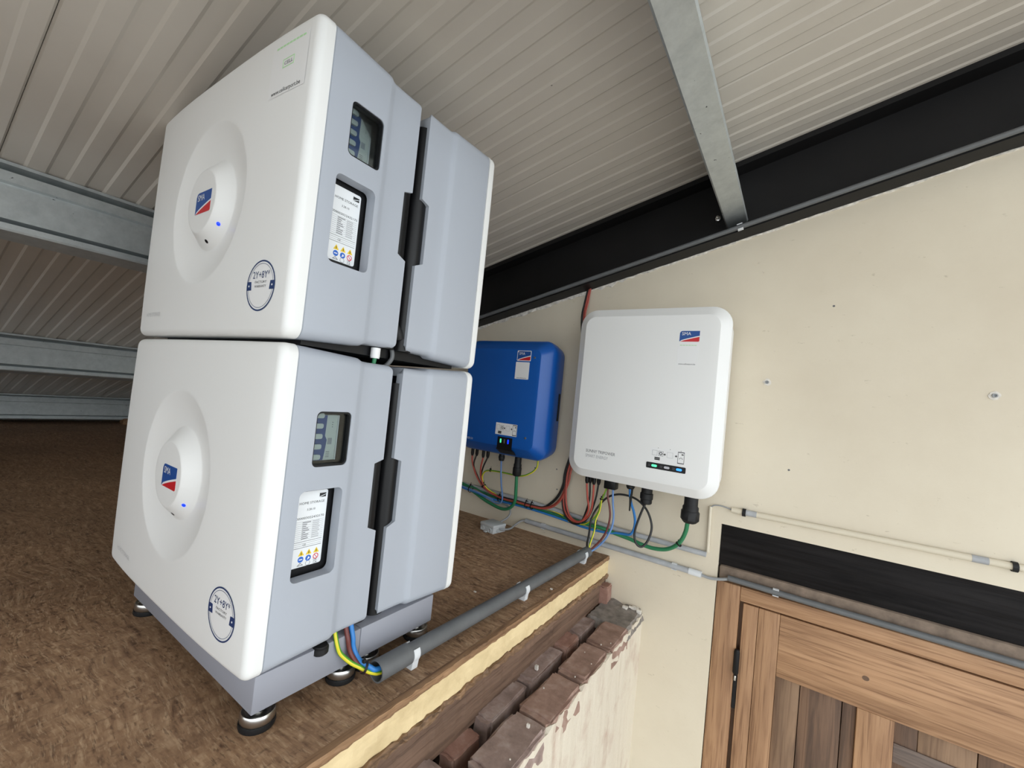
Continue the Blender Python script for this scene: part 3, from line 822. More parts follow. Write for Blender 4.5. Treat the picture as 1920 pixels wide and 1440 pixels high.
FW = {
 'yg': [(-0.037, -1.0905, 0.110), (-0.0315, -1.0905, 0.0985), (-0.0255, -1.0900, 0.0860), (-0.0235, -1.0845, 0.0710), (-0.019, -1.0765, 0.0600), (-0.010, -1.066, 0.0490), (-0.002, -1.0556, 0.0415), (0.006, -1.047, 0.0350), (0.012, -1.036, 0.028), (0.016, -1.015, 0.0213), (0.018, -0.95, 0.020)],
 'br': [(-0.037, -1.0680, 0.110), (-0.0315, -1.0680, 0.0985), (-0.0255, -1.0675, 0.0860), (-0.0240, -1.0650, 0.0720), (-0.019, -1.0615, 0.0585), (-0.009, -1.0570, 0.0470), (-0.001, -1.0512, 0.0375), (0.0035, -1.0442, 0.0295), (0.010, -1.020, 0.0240), (0.012, -0.95, 0.024)],
 'bl': [(-0.037, -1.0570, 0.110), (-0.0315, -1.0570, 0.0985), (-0.0252, -1.0570, 0.0850), (-0.0240, -1.0555, 0.0700), (-0.019, -1.0525, 0.0570), (-0.009, -1.0500, 0.0480), (0.002, -1.0460, 0.0440), (0.010, -1.038, 0.0370), (0.016, -1.0226, 0.0310), (0.018, -0.95, 0.031)]}
tag(tube('power_cable', FW['yg'], 0.0040, 'cable_yellowgreen', sub=5), 'green and yellow earth wire from the battery module into the floor conduit', 'cable', 'wires into the near conduit mouth')
tag(tube('power_cable', FW['br'], 0.0043, 'cable_brown', sub=5), 'brown wire from the battery module into the floor conduit', 'cable', 'wires into the near conduit mouth')
tag(tube('power_cable', FW['bl'], 0.0046, 'cable_blue', sub=5), 'blue wire from the battery module into the floor conduit', 'cable', 'wires into the near conduit mouth')
def ziptie(c, nrm, r, label, grp='black cable ties'):
    c = Vector(c); nrm = Vector(nrm).normalized(); u = nrm.orthogonal().normalized(); w = nrm.cross(u)
    e = empty('cable_tie', tuple(c), label, 'cable tie', grp)
    n = 18; L = []
    for rr_, hh in ((r, -0.0022), (r+0.0013, -0.0022), (r+0.0013, 0.0022), (r, 0.0022)):
        L.append([c+nrm*hh+(u*math.cos(2*math.pi*j/n)+w*math.sin(2*math.pi*j/n))*rr_ for j in range(n)])
    V, F = loft(L, closed=True); mesh('strap', V, F, 'black_rubber', e, 40)
    up = Vector((0, -0.2, 1)).normalized()
    a = c+up*(r+0.001)
    M = Matrix.Translation(a)
    box('lock_head', -0.003, 0.003, -0.003, 0.003, -0.001, 0.005, 'black_rubber', e, bev=0.0006, M=M)
    tube('tail', [a+Vector((0, 0, 0.003)), a+Vector((0.004, -0.004, 0.008)), a+Vector((0.006, -0.005, 0.014))], 0.0009, 'black_rubber', e, n=6, sub=3)
    return e
ziptie((0.0035, -1.047, 0.0385), (0.45, 0.80, -0.4), 0.0095, 'black cable tie round the wires at the near conduit mouth')

# floor conduit with clips
fc = empty('floor_conduit', (0.022, -0.58, 0.010), 'dark grey plastic conduit running along the deck edge to the wall', 'conduit')
CP = lambda y: Vector((0.016+(y+1.03)/0.905*0.018, y, 0.0285))
tube('pipe', [CP(-0.965), CP(-0.55), CP(-0.118)], 0.0168, 'conduit_grey', fc, n=24, inner=0.0150, curve=False)
tube('socket', [CP(-1.030), CP(-0.975), CP(-0.955)], 0.0200, 'conduit_grey', fc, n=24, inner=0.0172, curve=False)
tube('sleeve', [CP(-0.128), CP(-0.105)], 0.0184, 'conduit_grey', fc, n=24, inner=0.0155, curve=False)
def clip(c, r, ax, upv, wd, label, grp, mat='clip_white', base=None, foot=True, ang=52):
    """open C clip round a pipe: ax pipe direction, upv direction away from the wall or floor"""
    c = Vector(c); ax = Vector(ax).normalized(); upv = Vector(upv).normalized(); sd = ax.cross(upv)
    e = empty('pipe_clip', tuple(c-upv*r), label, 'clip', grp)
    pts_o, pts_i = [], []
    for k in range(19):
        a = math.radians(-90-180+ang+(360-2*ang)*k/18)
        d = sd*math.cos(a)+upv*math.sin(a)
        pts_o.append(c+d*(r+0.0028)); pts_i.append(c+d*(r+0.0003))
    prof = pts_o+pts_i[::-1]
    V, F = loft([[p-ax*wd/2 for p in prof], [p+ax*wd/2 for p in prof]])
    mesh('jaws', V, F, mat, e, 40)
    if foot:
        bh = base or 0.010
        b = [c-upv*(r+bh)+sd*s*r*0.8 for s in (-1, 1)]+[c-upv*r*0.6+sd*s*r*0.95 for s in (1, -1)]
        V, F = loft([[p-ax*wd/2 for p in b], [p+ax*wd/2 for p in b]])
        mesh('saddle', V, F, mat, e)
    return e
for y, lab in ((-0.945, 'light grey clip holding the floor conduit, nearest the batteries'), (-0.535, 'light grey clip holding the floor conduit, middle one'), (-0.150, 'light grey clip holding the floor conduit, at its wall end')):
    p = CP(y); clip(p, 0.0170, (0.02, 1, 0), (0, 0, 1), 0.016, lab, 'clips on the floor conduit', base=0.0112)

# ------------------------------------------------------------------ wall conduits
WC = empty('wall_conduit', (0.05, -0.011, 0.03), 'light grey conduit low on the wall, from the junction box towards the door', 'conduit')
tube('pipe', [(-0.291, -0.012, 0.043), (0.05, -0.012, 0.039), (0.365, -0.012, 0.0345)], 0.0095, 'conduit_light', WC, n=16, curve=False)
tube('coupling', [(0.362, -0.012, 0.0345), (0.402, -0.012, 0.034)], 0.0108, 'clip_white', WC, n=16, curve=False)
for x, lab in ((-0.205, 'light grey clip on the low wall conduit near the junction box'), (0.315, 'light grey clip on the low wall conduit near the door')):
    clip((x, -0.012, 0.0425-0.0128*(x+0.291)), 0.0096, (1, 0, 0), (0, -1, 0), 0.016, lab, 'clips on the low wall conduit', base=0.0015)
tag(tube('link_cable', [(0.395, -0.012, 0.034), (0.425, -0.012, 0.031), (0.455, -0.012, 0.036), (0.490, -0.012, 0.048)], 0.005, 'cable_grey'), 'grey cable joining the low wall conduit and the door conduit', 'cable')
WU = empty('wall_conduit', (0.0, -0.011, 0.10), 'light grey conduit behind the hanging cables, under the inverters', 'conduit')
tube('pipe', [(-0.75, -0.012, 0.130), (-0.25, -0.012, 0.1235), (0.12, -0.012, 0.107), (0.411, -0.012, 0.1035)], 0.0088, 'conduit_light', WU, n=16, curve=False)
WV = empty('cream_conduit', (0.41, -0.008, 0.11), 'thin cream painted conduit rising beside the lintel and running above the door', 'conduit')
tube('riser', [(0.414, -0.007, 0.112), (0.411, -0.007, 0.262)], 0.0055, 'conduit_cream', WV, n=12, curve=False)
tube('run', [(0.474, -0.009, 0.2645), (0.60, -0.009, 0.266), (1.88, -0.009, 0.275)], 0.0088, 'conduit_cream', WV, n=14, curve=False)
tube('wire', [(0.412, -0.008, 0.258), (0.422, -0.010, 0.268), (0.445, -0.010, 0.271), (0.478, -0.009, 0.265)], 0.0022, 'cable_grey', WV, n=8)
tube('joint', [(0.515, -0.009, 0.2652), (0.545, -0.009, 0.2655)], 0.0093, 'conduit_light', WV, n=14, curve=False)
tube('joint', [(1.02, -0.009, 0.2690), (1.05, -0.009, 0.2692)], 0.0093, 'conduit_light', WV, n=14, curve=False)
for x, lab in ((0.510, 'dark clip on the cream conduit above the lintel corner'), (1.094, 'dark clip on the cream conduit at the right')):
    clip((x, -0.009, 0.2645+0.0075*(x-0.474)), 0.0096, (1, 0, 0), (0, -1, 0), 0.010, lab, 'dark clips on the cream conduit', mat='black_rubber', foot=False, ang=1)
DC = empty('door_conduit', (0.95, -0.012, 0.04), 'mid grey conduit lying along the ledge above the door', 'conduit')
tube('pipe', [(0.480, -0.012, 0.0485), (0.70, -0.012, 0.045), (1.41, -0.012, 0.043)], 0.0088, 'conduit_grey', DC, n=16, curve=False)
for p in DC.children: p.data.materials[0] = MATS['conduit_grey']
clip((0.612, -0.012, 0.0455), 0.0092, (1, 0, 0), (0, -1, 0), 0.016, 'small white clip on the conduit above the door', 'clips on the door conduit')
RC = tag(tube('rafter_conduit', [(x, -0.086, 1.0605+0.2645*x) for x in (-2.0, 0.0, 1.88)], 0.0075, 'conduit_grey', n=14, curve=False), 'thin grey conduit along the lower edge of the black rafter', 'conduit')
clip((0.438, -0.086, 1.0605+0.2645*0.438), 0.0088, (1, 0, 0.2645), (0, -1, 0.2), 0.016, 'white clip on the rafter conduit below the end of the purlin', 'clips on the rafter conduit', foot=False)

# ------------------------------------------------------------------ inverters
def inverter_body(parent, x0, x1, z0, z1, prof, mat, nc=8):
    cx, cz = (x0+x1)/2, (z0+z1)/2; w, h = (x1-x0)/2, (z1-z0)/2
    L = []
    for ins, r, y in prof:
        L.append([(cx+a, y, cz+b) for a, b in rr(w-ins, h-ins, r, nc)])
    V, F = loft(L)
    return mesh('housing', V, F, mat, parent, 25)
wi = empty('inverter', (0.20, -0.09, 0.304), 'white wall inverter with rounded corners, right of the blue one', 'inverter')
IX0, IX1, IZ0, IZ1 = -0.049, 0.451, 0.304, 0.902
inverter_body(wi, IX0, IX1, IZ0, IZ1, [(0.030, 0.045, -0.020), (0.012, 0.052, -0.030), (0.006, 0.056, -0.120), (0.001, 0.060, -0.150), (0.0, 0.060, -0.158), (0.0015, 0.059, -0.163), (0.0275, 0.037, -0.1815), (0.0295, 0.036, -0.1831), (0.032, 0.035, -0.1835)], 'inverter_white')
box('wall_bracket', 0.02, 0.38, -0.022, -0.0005, 0.45, 0.80, 'steel', wi)
fw = Face((0, -0.1835, 0), (1, 0, 0), (0, 0, 1))
logo(wi, fw, 0.305, 0.787, 0.059, 0.034)
stw = plate('address_sticker', rect(0.302, 0.364, 0.712, 0.780), fw, 0, 0.0003, 'sticker_white', wi)
text('sticker_print', 'www.cellcarport.be', 0.0065, fw, 0.333, 0.714, 0.0006, 'print_black', stw, align='CENTER', width=0.050)
for k in range(6): plate('sticker_mark', rect(0.308+0.0085*k, 0.315+0.0085*k, 0.7745, 0.7765), fw, 0.0003, 0.0005, 'print_green', stw)
text('model_print', 'SUNNY TRIPOWER', 0.0145, fw, 0.024, 0.3945, 0.0004, 'print_grey', wi, width=0.106)
text('model_print', 'SMART ENERGY', 0.0145, fw, 0.024, 0.3775, 0.0004, 'print_faint', wi, width=0.082)
def instructions(parent, f, a0, b0, w, h, shade='sticker_white'):
    """pictogram label: inverter and app icons, arrow, blank code field, arrow, phone"""
    lb_ = plate('instruction_label', rect(a0, a0+w, b0, b0+h), f, 0, 0.0003, shade, parent)
    X = lambda t: a0+w*t
    Y = lambda t: b0+h*t
    def fr(nm, x0, x1, y0, y1, t, mat): ring(nm, rect(X(x0), X(x1), Y(y0), Y(y1)), rect(X(x0)+t, X(x1)-t, Y(y0)+t, Y(y1)-t), f, 0.0003, 0.0005, mat, lb_)
    fr('pictogram', 0.05, 0.20, 0.42, 0.82, 0.0009, 'print_faint')
    fr('pictogram', 0.235, 0.38, 0.42, 0.80, 0.0009, 'print_grey')
    pts_ = circ(0.05*w, 20, X(0.307), Y(0.61)); pin = circ(0.028*w, 20, X(0.307), Y(0.61))
    ring('pictogram', pts_, pin, f, 0.0003, 0.0005, 'print_black', lb_)
    for t in (0.42, 0.75):
        plate('arrow', [(X(t-0.03), Y(0.54)), (X(t), Y(0.54)), (X(t), Y(0.47)), (X(t+0.035), Y(0.58)), (X(t), Y(0.69)), (X(t), Y(0.62)), (X(t-0.03), Y(0.62))], f, 0.0003, 0.0005, 'print_black', lb_)
    fr('blank_field', 0.49, 0.66, 0.38, 0.80, 0.0006, 'print_faint')
    fr('phone_icon', 0.80, 0.985, 0.06, 0.95, 0.0011, 'print_black')
    for bb in (0.06, 0.89): plate('phone_bar', rect(X(0.80), X(0.985), Y(bb), Y(bb+0.06)), f, 0.0003, 0.0006, 'print_black', lb_)
    plate('phone_mark', rect(X(0.90), X(0.96), Y(0.72), Y(0.80)), f, 0.0003, 0.0005, 'print_black', lb_)
    g = [(X(0.892)+0.05*w*math.cos(math.radians(a)), Y(0.40)+0.05*w*math.sin(math.radians(a))) for a in range(0, 181, 20)]
    g2 = [(X(0.892)+0.036*w*math.cos(math.radians(a)), Y(0.40)+0.036*w*math.sin(math.radians(a))) for a in range(180, -1, -20)]
    plate('phone_gauge', g+g2, f, 0.0003, 0.0005, 'print_grey', lb_)
    for k, t in enumerate((0.20, 0.08)): plate('store_badge', rect(X(0.13), X(0.29), Y(t), Y(t+0.10)), f, 0.0003, 0.0005, 'print_black', lb_)
    for t in (0.22, 0.57, 0.88): plate('bullet', circ(0.010*w, 8, X(t), Y(1.02)), f, 0.0003, 0.0005, 'print_black', lb_)
    return lb_
instructions(wi, fw, 0.247, 0.402, 0.105, 0.041)
lp = plate('light_panel', [(a+0.297, b+0.386) for a, b in rr(0.0605, 0.0095, 0.003, 3)], fw, 0, 0.0007, 'black_plastic', wi)
for a, mt in ((0.262, 'led_green'), (0.301, 'led_off'), (0.338, 'led_skyblue')):
    plate('indicator', [(a+x, 0.386+y) for x, y in rr(0.0085, 0.0036, 0.0034, 4)], fw, 0.0007, 0.0014, mt, lp)
for a in (0.243, 0.280, 0.318):
    for k in range(2): plate('indicator_mark', rect(a, a+0.008, 0.3835+0.004*k, 0.3848+0.004*k), fw, 0.0007, 0.0009, 'print_grey', lp)
def gland(parent, x, y, z1, z0, r, name='gland', nut=True):
    g = lathe(name, [(0, 0), (r*0.72, 0), (r*0.9, 0.004), (r*0.9, (z1-z0)*0.25), (r, (z1-z0)*0.28), (r, (z1-z0)*0.55), (r*0.86, (z1-z0)*0.6), (r*0.86, z1-z0), (0, z1-z0)], (x, y, z0), 'black_rubber', parent, n=18)
    return g
def mc4(parent, x, y, z1, z0):
    c = lathe('solar_connector', [(0, 0), (0.0045, 0), (0.0058, 0.004), (0.0072, 0.010), (0.0072, z1-z0), (0, z1-z0)], (x, y, z0), 'black_plastic', parent, n=12)
    return c
for x, y in ((0.004, -0.10), (0.0105, -0.085), (0.0317, -0.10), (0.0438, -0.085)): mc4(wi, x, y, 0.306, 0.270)
box('terminal_block', 0.076, 0.118, -0.118, -0.082, 0.268, 0.306, 'black_plastic', wi, bev=0.003)
gland(wi, 0.165, -0.095, 0.306, 0.281, 0.015)
gland(wi, 0.224, -0.10, 0.306, 0.243, 0.0215)
gg = gland(wi, 0.366, -0.10, 0.306, 0.214, 0.0245)
lathe('gland_nut', [(0, 0), (0.019, 0), (0.0285, 0.010), (0.0285, 0.036), (0.0255, 0.040), (0, 0.040)], (0.366, -0.10, 0.214), 'black_rubber', gg, n=8)

bi = empty('inverter', (-0.377, -0.09, 0.3205), 'blue wall inverter partly hidden behind the battery stack', 'inverter')
BX0, BX1, BZ0, BZ1 = -0.595, -0.158, 0.318, 0.792
inverter_body(bi, BX0, BX1, BZ0, BZ1, [(0.035, 0.03, -0.025), (0.012, 0.045, -0.035), (0.004, 0.05, -0.08), (0.0, 0.052, -0.118), (0.002, 0.051, -0.130), (0.010, 0.046, -0.142), (0.036, 0.030, -0.170), (0.041, 0.027, -0.1745), (0.048, 0.024, -0.176)], 'inverter_blue')
box('wall_bracket', -0.55, -0.20, -0.027, -0.0005, 0.42, 0.72, 'steel', bi)
box('side_slot', -0.1700, -0.1612, -0.066, -0.054, 0.48, 0.59, 'black_plastic', bi, bev=0.002)
fb = Face((0, -0.176, 0), (1, 0, 0), (0, 0, 1))
logo(bi, fb, -0.306, 0.707, 0.060, 0.036, border=True)
stb = plate('address_sticker', [(-0.279+a, 0.666+b) for a, b in rr(0.032, 0.034, 0.003, 3)], fb, 0, 0.0004, 'sticker_white', bi)
text('sticker_print', 'www.cellcarport.be', 0.006, fb, -0.279, 0.635, 0.0007, 'print_black', stb, align='CENTER', width=0.046)
instructions(bi, fb, -0.378, 0.404, 0.103, 0.047)
lpb = plate('light_panel', [(-0.363, 0.396), (-0.363, 0.352), (-0.366, 0.345), (-0.290, 0.345), (-0.292, 0.352), (-0.292, 0.396)], fb, 0.0, 0.0008, 'black_plastic', bi)
for a, mt in ((-0.347, 'led_green'), (-0.329, 'print_grey'), (-0.311, 'led_blue')):
    plate('indicator', [(a+x, 0.380+y) for x, y in rr(0.0032, 0.0085, 0.003, 4)], fb, 0.0008, 0.0014, mt, lpb)
# lower lip of the light panel wraps down the chamfer
V = [(-0.366, -0.1768, 0.346), (-0.290, -0.1768, 0.346), (-0.290, -0.143, 0.3265), (-0.366, -0.143, 0.3265), (-0.366, -0.174, 0.350), (-0.290, -0.174, 0.350), (-0.290, -0.140, 0.332), (-0.366, -0.140, 0.332)]
mesh('panel_lip', V, [(0, 1, 2, 3), (4, 7, 6, 5), (0, 4, 5, 1), (1, 5, 6, 2), (2, 6, 7, 3), (3, 7, 4, 0)], 'black_plastic', lpb)
text('model_print', 'SUNNY TRIPOWER 5.0', 0.012, fb, -0.490, 0.3655, 0.0005, 'sticker_white', bi, align='RIGHT', width=0.10)
for a, b in ((-0.226, 0.719), (-0.233, 0.405), (-0.535, 0.719), (-0.535, 0.405)):
    lathe('screw', [(0, 0), (0.0045, 0), (0.004, 0.002), (0, 0.0025)], (a, -0.1758, b), 'steel', bi, axis=(0, -1, 0), n=12)
for x, y in ((-0.5511, -0.09), (-0.536, -0.078), (-0.4908, -0.09), (-0.475, -0.078)): mc4(bi, x, y, 0.321, 0.283)
gland(bi, -0.393, -0.09, 0.321, 0.286, 0.0135)
gb = gland(bi, -0.313, -0.085, 0.321, 0.236, 0.0165)
lathe('gland_nut', [(0, 0), (0.014, 0), (0.0185, 0.006), (0.0185, 0.034), (0.0165, 0.036), (0, 0.036)], (-0.313, -0.085, 0.236), 'black_rubber', gb, n=10)

# ------------------------------------------------------------------ cables on the wall
UPR = [(-0.1056, -0.03, 0.45), (-0.108, -0.03, 0.70), (-0.110, -0.030, 0.88)]
CE = (0.0335, -0.112, 0.031)
CB = {
    ('red', .0036, 'red solar cable on the leftmost connector of the blue inverter'): [(-0.5511, -0.09, 0.300), (-0.5511, -0.09, 0.2833), (-0.5496, -0.085, 0.2506), (-0.5426, -0.06, 0.1962), (-0.5222, -0.04, 0.1532), (-0.4989, -0.033, 0.1361), (-0.4587, -0.03, 0.1234), (-0.3999, -0.03, 0.1149), (-0.3306, -0.03, 0.1168), (-0.2639, -0.03, 0.1158), (-0.2066, -0.03, 0.1197), (-0.1652, -0.03, 0.138), (-0.1352, -0.03, 0.1687), (-0.1186, -0.03, 0.2081), (-0.1086, -0.03, 0.2525), (-0.1056, -0.03, 0.2928), (-0.080, -0.03, 0.45), (-0.080, -0.03, 0.70), (-0.106, -0.026, 0.89), (-0.104, -0.02, 0.97), (-0.098, -0.012, 1.035)],
    ('red', .0036, 'red solar cable on the second connector of the blue inverter'): [(-0.4908, -0.09, 0.300), (-0.4908, -0.09, 0.2813), (-0.5054, -0.08, 0.2343), (-0.5133, -0.06, 0.1898), (-0.4986, -0.045, 0.1466), (-0.4539, -0.042, 0.126), (-0.3931, -0.04, 0.1161), (-0.3242, -0.04, 0.1178), (-0.2578, -0.04, 0.1159), (-0.201, -0.04, 0.1198), (-0.1567, -0.04, 0.1374), (-0.1244, -0.04, 0.1712), (-0.1057, -0.04, 0.2172), (-0.0953, -0.04, 0.2561), (-0.092, -0.04, 0.2934), (-0.070, -0.04, 0.45), (-0.070, -0.035, 0.70), (-0.099, -0.032, 0.89), (-0.098, -0.019, 0.97), (-0.094, -0.014, 1.03)],
    ('black', .0034, 'black solar cable beside the leftmost red one under the blue inverter'): [(-0.5362, -0.078, 0.300), (-0.5362, -0.08, 0.2857), (-0.546, -0.08, 0.2419), (-0.5469, -0.05, 0.1974), (-0.5263, -0.03, 0.1542), (-0.4662, -0.02, 0.1249), (-0.4085, -0.018, 0.1177), (-0.3387, -0.018, 0.119), (-0.2714, -0.018, 0.1178), (-0.2136, -0.018, 0.1211), (-0.1781, -0.018, 0.14), (-0.1456, -0.018, 0.1795), (-0.1272, -0.018, 0.2316), (-0.1214, -0.018, 0.2889), (-0.088, -0.018, 0.45), (-0.088, -0.018, 0.70), (-0.116, -0.018, 0.89), (-0.113, -0.016, 0.97), (-0.104, -0.010, 1.03)],
    ('black', .0034, 'black solar cable beside the second red one under the blue inverter'): [(-0.4747, -0.078, 0.300), (-0.4747, -0.08, 0.2839), (-0.4954, -0.075, 0.2415), (-0.519, -0.05, 0.1936), (-0.514, -0.022, 0.1437), (-0.4684, -0.012, 0.1249), (-0.4056, -0.012, 0.1181), (-0.3088, -0.012, 0.1213), (-0.2172, -0.012, 0.1226), (-0.1845, -0.012, 0.1404), (-0.1519, -0.012, 0.18), (-0.1345, -0.012, 0.2294), (-0.1302, -0.012, 0.2868), (-0.096, -0.012, 0.45), (-0.096, -0.012, 0.70), (-0.122, -0.012, 0.89), (-0.117, -0.010, 0.97), (-0.108, -0.008, 1.03)],
    ('yellowgreen', .0035, 'yellow and green earth wire looping under the blue inverter'): [(-0.2329, -0.06, 0.325), (-0.2329, -0.06, 0.3079), (-0.2348, -0.06, 0.2831), (-0.2529, -0.06, 0.2608), (-0.28, -0.062, 0.2434), (-0.3117, -0.062, 0.2334), (-0.3553, -0.06, 0.2318), (-0.4004, -0.058, 0.2316), (-0.4609, -0.055, 0.2279), (-0.4968, -0.05, 0.22), (-0.5124, -0.05, 0.2008), (-0.5138, -0.045, 0.1763), (-0.4968, -0.037, 0.1463), (-0.4556, -0.019, 0.1236), (-0.38, -0.019, 0.112), (-0.26, -0.022, 0.110), (-0.2242, -0.018, 0.1154), (-0.1858, -0.016, 0.1156), (-0.1454, -0.016, 0.112), (-0.1146, -0.016, 0.1054), (-0.0848, -0.016, 0.1025)],
    ('lblue', .0036, 'pale blue data cable hanging from the blue inverter'): [(-0.3931, -0.09, 0.2950), (-0.3931, -0.09, 0.286), (-0.3977, -0.075, 0.224), (-0.3989, -0.062, 0.1765), (-0.3956, -0.053, 0.1364), (-0.3993, -0.045, 0.1091), (-0.4151, -0.038, 0.0941), (-0.4464, -0.032, 0.090), (-0.49, -0.036, 0.1035)],
    ('green', .0068, 'thick green mains cable bending left under the blue inverter'): [(-0.3135, -0.085, 0.245), (-0.3139, -0.083, 0.2349), (-0.316, -0.075, 0.1836), (-0.3199, -0.066, 0.1342), (-0.3363, -0.056, 0.104), (-0.3645, -0.05, 0.0826), (-0.4021, -0.044, 0.0747), (-0.4568, -0.036, 0.0797), (-0.5105, -0.031, 0.0908), (-0.5627, -0.026, 0.1063), (-0.6205, -0.026, 0.1221), (-0.688, -0.026, 0.1338)],
    ('blue', .0045, 'blue data cable running along the wall below the inverters'): [(-0.6783, -0.040, 0.1274), (-0.6115, -0.040, 0.1174), (-0.5479, -0.038, 0.1137), (-0.4902, -0.034, 0.1030), (-0.4166, -0.025, 0.1000), (-0.3355, -0.02, 0.1000), (-0.2682, -0.02, 0.0992), (-0.2195, -0.02, 0.0975), (-0.1723, -0.02, 0.0955), (-0.1265, -0.02, 0.0930), (-0.0823, -0.02, 0.0900), (-0.02, -0.03, 0.088), (0.06, -0.03, 0.090), (0.1184, -0.03, 0.1005), (0.1463, -0.035, 0.1051), (0.1618, -0.04, 0.1102), (0.1758, -0.05, 0.1312), (0.1815, -0.06, 0.1647), (0.1774, -0.07, 0.1983), (0.1675, -0.085, 0.2366), (0.1637, -0.095, 0.281), (0.1637, -0.095, 0.290)],
    ('lblue', .0034, 'short blue data cable at the left end of the wall bundle'): [(-0.6705, -0.048, 0.1347), (-0.6041, -0.046, 0.1247), (-0.5445, -0.043, 0.118), (-0.4895, -0.039, 0.1085), (-0.455, -0.034, 0.098)],
    ('green', .0046, 'dark green cable behind the bundle on the wall'): [(-0.6888, -0.02, 0.142), (-0.6211, -0.02, 0.1296), (-0.5586, -0.018, 0.1251), (-0.5029, -0.013, 0.1100), (-0.4267, -0.010, 0.1045), (-0.3415, -0.010, 0.1040), (-0.2735, -0.010, 0.1032), (-0.215, -0.012, 0.1033), (-0.1617, -0.012, 0.1021), (-0.116, -0.012, 0.0996), (-0.0748, -0.012, 0.0985)],
    ('grey', .0040, 'grey cable looping down from the wall bundle to the junction box'): [(-0.43, -0.018, 0.0900), (-0.4139, -0.018, 0.0900), (-0.3861, -0.022, 0.0880), (-0.3633, -0.03, 0.0748), (-0.3581, -0.035, 0.0597), (-0.3664, -0.045, 0.0416), (-0.3819, -0.065, 0.0265), (-0.395, -0.085, 0.0184)],
    ('grey', .0042, 'grey cable from the junction box into the low wall conduit'): [(-0.270, -0.012, 0.043), (-0.293, -0.012, 0.0434), (-0.3108, -0.02, 0.0377), (-0.3231, -0.04, 0.024), (-0.3227, -0.08, 0.015), (-0.335, -0.120, 0.0165), (-0.355, -0.125, 0.0165)],
    ('red', .0036, 'red solar cable on the first connector of the white inverter'): [(-0.065, -0.030, 0.42), (-0.1064, -0.03, 0.297), (-0.1120, -0.032, 0.2344), (-0.1129, -0.038, 0.1767), (-0.1016, -0.045, 0.1403), (-0.0812, -0.052, 0.1185), (-0.0576, -0.057, 0.1092), (-0.0357, -0.062, 0.110), (-0.0126, -0.067, 0.1229), (0.0046, -0.075, 0.1522), (0.0141, -0.085, 0.1791), (0.0099, -0.094, 0.2171), (0.004, -0.1, 0.2717), (0.004, -0.1, 0.29)],
    ('red', .0036, 'red solar cable on the third connector of the white inverter'): [(-0.061, -0.050, 0.42), (-0.1006, -0.045, 0.2993), (-0.103, -0.045, 0.2251), (-0.0952, -0.048, 0.1662), (-0.0756, -0.053, 0.1259), (-0.0479, -0.058, 0.1115), (-0.0204, -0.063, 0.1162), (0.0096, -0.072, 0.1438), (0.0262, -0.085, 0.1819), (0.0307, -0.094, 0.2301), (0.0317, -0.1, 0.2714), (0.0317, -0.1, 0.29)],
    ('black', .0034, 'black solar cable on the second connector of the white inverter'): [(-0.080, -0.022, 0.42), (-0.1193, -0.022, 0.2944), (-0.1229, -0.022, 0.2313), (-0.1221, -0.03, 0.1735), (-0.1104, -0.036, 0.1336), (-0.0888, -0.041, 0.1069), (-0.0583, -0.046, 0.0956), (-0.026, -0.055, 0.1079), (-0.0062, -0.064, 0.1487), (0.0109, -0.078, 0.2101), (0.0105, -0.085, 0.2718), (0.0105, -0.085, 0.29)],
    ('black', .0034, 'black solar cable on the fourth connector of the white inverter'): [(-0.073, -0.020, 0.42), (-0.1098, -0.020, 0.2959), (-0.1147, -0.019, 0.2269), (-0.1096, -0.031, 0.1669), (-0.0874, -0.038, 0.1206), (-0.0541, -0.046, 0.1027), (-0.0182, -0.053, 0.1114), (0.0128, -0.064, 0.1494), (0.0351, -0.078, 0.2154), (0.0438, -0.085, 0.2755), (0.0438, -0.085, 0.29)],
    ('yellowgreen', .0032, 'yellow and green earth wire from the white inverter into the wall bundle'): [(0.0773, -0.06, 0.31), (0.0773, -0.075, 0.279), (0.0643, -0.080, 0.2309), (0.0539, -0.075, 0.2045), (0.0470, -0.065, 0.1727), (0.0228, -0.05, 0.1355), (-0.0105, -0.04, 0.1044), (-0.0461, -0.03, 0.0942), (-0.0943, -0.02, 0.0911)],
    ('yellowgreen', .0030, 'yellow and green earth wire dropping into the floor conduit'): [(0.0625, -0.088, 0.2192), (0.0594, -0.09, 0.1798), (0.05, -0.095, 0.1446), (0.0499, -0.1, 0.1062), (0.041, -0.105, 0.060), (0.0375, -0.108, 0.040), (0.034, -0.135, 0.033), (0.032, -0.2, 0.03)],
    ('black', .0038, 'thin black cable looping from the white inverter into the floor conduit'): [(0.224, -0.10, 0.262), (0.2238, -0.1, 0.2485), (0.2124, -0.1, 0.2142), (0.1994, -0.1, 0.166), (0.1949, -0.1, 0.1329), (0.2007, -0.1, 0.1079), (0.2111, -0.095, 0.0951), (0.2215, -0.085, 0.0943), (0.233, -0.075, 0.1111), (0.2406, -0.065, 0.1428), (0.2378, -0.06, 0.1732), (0.2183, -0.055, 0.2108), (0.1871, -0.05, 0.2357), (0.1523, -0.05, 0.2462), (0.112, -0.05, 0.2447), (0.0778, -0.05, 0.2303), (0.0529, -0.05, 0.2063), (0.0308, -0.055, 0.1702), (0.0204, -0.06, 0.1397), (0.0186, -0.065, 0.117), (0.0233, -0.08, 0.0828), (0.0256, -0.095, 0.0560), (0.030, -0.107, 0.042), (0.030, -0.135, 0.036), (0.028, -0.2, 0.034)],
